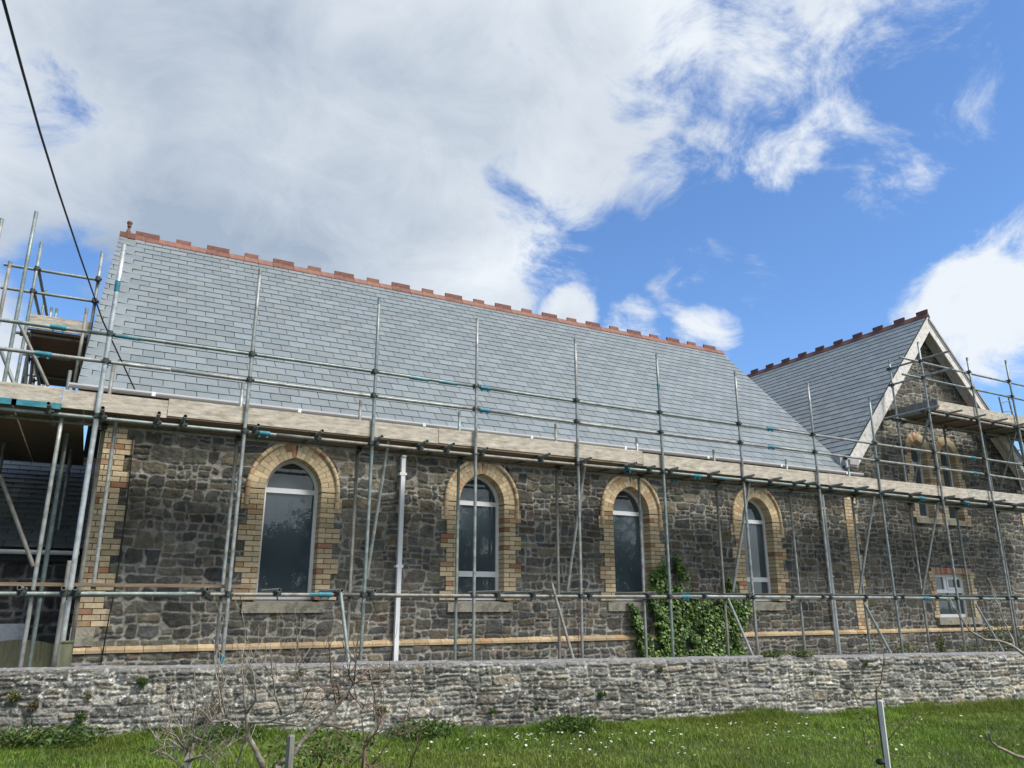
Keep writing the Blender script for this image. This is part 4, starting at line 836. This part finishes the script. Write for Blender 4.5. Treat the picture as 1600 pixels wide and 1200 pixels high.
mb.path([b0, dep(1374, 1130, 6.06), dep(1369, 1085, 6.08), dep(1372, 1075, 6.08)], [.011, .009, .007, .006], 7); limb(mb, [(1368, 1082), (1376, 1068), (1380, 1040), (1380, 1012)], 6.08, 6.1, .006, .002, rg, 3, 0, .12); mb.build('trunk', 'twig', sp)
mb = MB(); tips = []
for L in ([(1372, 1166), (1352, 1166), (1346, 1130), (1338, 1112)], [(1372, 1150), (1358, 1125), (1365, 1115)], [(1382, 1135), (1410, 1132), (1430, 1120), (1440, 1100)], [(1384, 1176), (1410, 1183), (1455, 1183)], [(1384, 1160), (1400, 1140), (1412, 1128)], [(1356, 1130), (1342, 1110), (1338, 1085)]):
    limb(mb, L, 6.06, 6.06+rg.uniform(-.2, .2), .004, .0015, rg, 1, 0, .1); tips += [dep(a, b, 6.06) for a, b in L[1:]]
mb.build('branches', 'twig', sp); P = np.array([t+rg.normal(0, .02, 3) for t in tips+[dep(1372, 1080, 6.08), dep(1360, 1075, 6.08), dep(1340, 1085, 6.08)] for _ in range(3)]); leaves('foliage', P, .03, [(.2, .24, .06), (.16, .2, .05)], 'leaf', sp)
q = dep(1377, 1190, 6.0); mb = MB(); mb.tube((q[0], q[1], q[2]-.015), (q[0]+.006, q[1]+.01, q[2]+.012), .036, 12, hollow=False); tag(mb.build('tree_tie', 'black'), 'black rubber tie round the pale stake and sapling', 'tree tie')

# ------------------------------------------------------------------ cables
mb = MB(); pts = [np.array((-1.9, -1.5, 7.4)), dep(-40, -190, 3.6), dep(5, 0, 4.3), dep(35, 110, 5.0), dep(62, 205, 5.9), dep(90, 295, 7.0), dep(125, 400, 8.6), dep(160, 500, 10.2), onY(213, 614, 11.44)]
mb.path(pts, [.0095]*len(pts), 8); tag(mb.build('overhead_cable', 'black'), 'black overhead cable sloping down from the top left corner to the nave eaves', 'cable')
mb = MB(); pp = [onY(x, y, 11.74) for x, y in ((209, 680), (205, 720), (197, 800), (186, 880), (180, 920), (170, 965), (155, 1040))]; pp[-1][2] = .1
for q_ in pp[-2:]: q_[1] = 11.69
mb.path(pp, [.009]*len(pp), 6); tag(mb.build('wall_cable', 'black'), 'thin black cable running down the nave wall beside the left quoin', 'cable')
mb = MB(); mb.tube(onY(903, 930, 11.72), onY(905, 1027, 11.72), .008, 6, hollow=False); tag(mb.build('rusty_rod', 'terracotta_dark'), 'thin rusty rod leaning on the nave wall between the second and third windows', 'rod')

# ------------------------------------------------------------------ grass and daisies
def grass():
    rg = np.random.default_rng(99); n = 330000; u = rg.uniform(-3.5, 16.5, n); s = np.where(rg.random(n) < .22, rg.random(n)**2*.5, rg.random(n)*5.2)
    x = A0[0]+dv[0]*u+nv_[0]*(s+.02); y = A0[1]+dv[1]*u+nv_[1]*(s+.02); k = y > .6+0*x; x, y, s, u = x[k], y[k], s[k], u[k]; n = len(x); z = ground_z(x, y)
    tall = np.clip(1-s/.35, 0, 1)*(.5+1.2*np.clip(fbm(u*1.3, s*1.3, 4, 3)+.4, 0, 1)); h = (.02+.03*rg.random(n)+.07*np.clip(fbm(x*2.2, y*2.2, 8, 3)+.05, 0, 1)+.13*tall*rg.random(n))
    a = rg.uniform(0, 2*np.pi, n); w = .0028+.0022*rg.random(n); lean = rg.normal(0, .45, (n, 2))*h[:, None]; c, sn = np.cos(a)*w, np.sin(a)*w
    b0 = np.stack([x-c, y-sn, z], 1); b1 = np.stack([x+c, y+sn, z], 1); m0 = np.stack([x-c*.8+lean[:, 0]*.35, y-sn*.8+lean[:, 1]*.35, z+h*.6], 1); m1 = np.stack([x+c*.8+lean[:, 0]*.35, y+sn*.8+lean[:, 1]*.35, z+h*.6], 1)
    t = np.stack([x+lean[:, 0], y+lean[:, 1], z+h], 1); V = np.stack([b0, b1, m1, m0, t], 1).reshape(-1, 3); o = np.arange(n)*5
    F = np.concatenate([np.stack([o, o+1, o+2], 1), np.stack([o, o+2, o+3], 1), np.stack([o+3, o+2, o+4], 1)])
    pal = np.array([(.125, .22, .026), (.165, .265, .034), (.10, .185, .026), (.21, .28, .05), (.26, .26, .085)]); pi = rg.choice(5, n, p=[.33, .3, .2, .12, .05]); Cc = pal[pi]*rg.uniform(.75, 1.3, (n, 1))*(1+.5*fbm(x*.9, y*.9, 30, 3)+.5*fbm(x*5, y*5, 37, 2))[:, None]
    yel = np.clip(fbm(x*.5, y*.7, 66, 3)+.1, 0, .6)[:, None]; Cc = Cc*(1-yel)+np.array([.21, .23, .05])*yel
    fastmesh('grass', V, F, np.repeat(Cc, 5, axis=0), 'blade', kind='stuff', label='short green lawn with longer tufts against the boundary wall')
grass()
mb = MB(); n = 9
for k in range(n):
    a = 2*math.pi*k/n; c, s = math.cos(a), math.sin(a); e = .24; c2, s2 = math.cos(a+e), math.sin(a+e); c3, s3 = math.cos(a-e), math.sin(a-e)
    mb.add([(c*.003, s*.003, 0), (c3*.012, s3*.012, .002), (c*.017, s*.017, .001), (c2*.012, s2*.012, .002)], [(0, 1, 2, 3)])
mb.add([(.005*math.cos(k), .005*math.sin(k), .003) for k in (0, 1.05, 2.1, 3.14, 4.2, 5.25)], [tuple(range(6))], mi=1); mb.add([(-.0008, 0, -.055), (.0008, 0, -.055), (.0008, 0, -.001), (-.0008, 0, -.001)], [(0, 1, 2, 3)], mi=2)
d0 = mb.build('daisy', ['petal', 'yolk', 'soil']); dm = d0.data; off = WL[d0.name]; dm.transform(Matrix.Translation(off)); bpy.data.objects.remove(d0)
cl = [(830, 1148), (900, 1155), (1000, 1138), (1060, 1142), (1120, 1138), (790, 1160), (860, 1150), (890, 1175), (930, 1165), (1000, 1140), (1050, 1140), (1130, 1140), (1080, 1165), (1200, 1150), (1230, 1150), (1288, 1155), (1240, 1120), (1480, 1120), (1590, 1100), (480, 1190), (630, 1170), (330, 1150), (1400, 1170), (1540, 1150), (780, 1150), (850, 1145)]
rg = np.random.default_rng(41)
for k in range(296):
    cx, cy = cl[rg.integers(len(cl))]; sp_ = (28, 9) if rg.random() < .7 else (150, 25); px = cx+rg.normal(0, sp_[0]); py = cy+rg.normal(0, sp_[1])
    lim = 1140-max(0, px-1000)*.09; py = max(py, lim+4); py = py if py < 1215 else 1200-rg.random()*50
    q = onZ(px, py, -.04); h = .055+rg.random()*.02; o = bpy.data.objects.new('daisy', dm); col.objects.link(o); z = float(ground_z(q[0], q[1]))
    place(o, (q[0], q[1], z+h)); o.rotation_euler = (rg.uniform(.1, .6), rg.uniform(-.3, .3), rg.uniform(0, 6)); s = rg.uniform(.55, .95); o.scale = (s, s, s)
    tag(o, 'small white daisy in the short grass', 'daisy', 'daisies scattered over the lawn')

# ------------------------------------------------------------------ trees across the lawn behind the camera (seen mirrored in the windows)
rg = np.random.default_rng(12)
for k, (x, y, h, lab) in enumerate(((8.3, -14, 5.9, 'tall dark tree mirrored in the first arched window'), (18.3, -14, 7.4, 'broad dark tree mirrored in the second arched window'), (29, -14, 7.4, 'dark tree mirrored in the third arched window'), (2.5, -16, 6, 'dark tree behind the viewer at the far left'))):
    t = empty('tree', (x, y, 0), label=lab, cat='tree'); mb = MB(); mb.path([(x, y, -.1), (x+.1, y, 1.8), (x, y+.1, h*.5), (x, y, h*.8)], [.28, .2, .13, .05], 9)
    for j in range(16): z = rg.uniform(1.5, h*.75); a = rg.uniform(0, 6.28); growth(mb, (x, y, z), (math.cos(a), math.sin(a), .5), rg.uniform(1.5, 2.8), .06, 1, rg)
    mb.build('trunk', 'bark', t); cen = np.array([(rg.normal(0, 1.5), rg.normal(0, 1.3), rg.uniform(1.2, h-.8)) for _ in range(36)]); P = np.concatenate([c+rg.normal(0, .36, (130, 3)) for c in cen])+np.array([x, y, 0]); leaves('crown', P, .22, [(.03, .05, .02), (.04, .065, .025), (.025, .04, .02)], 'leaf', t)
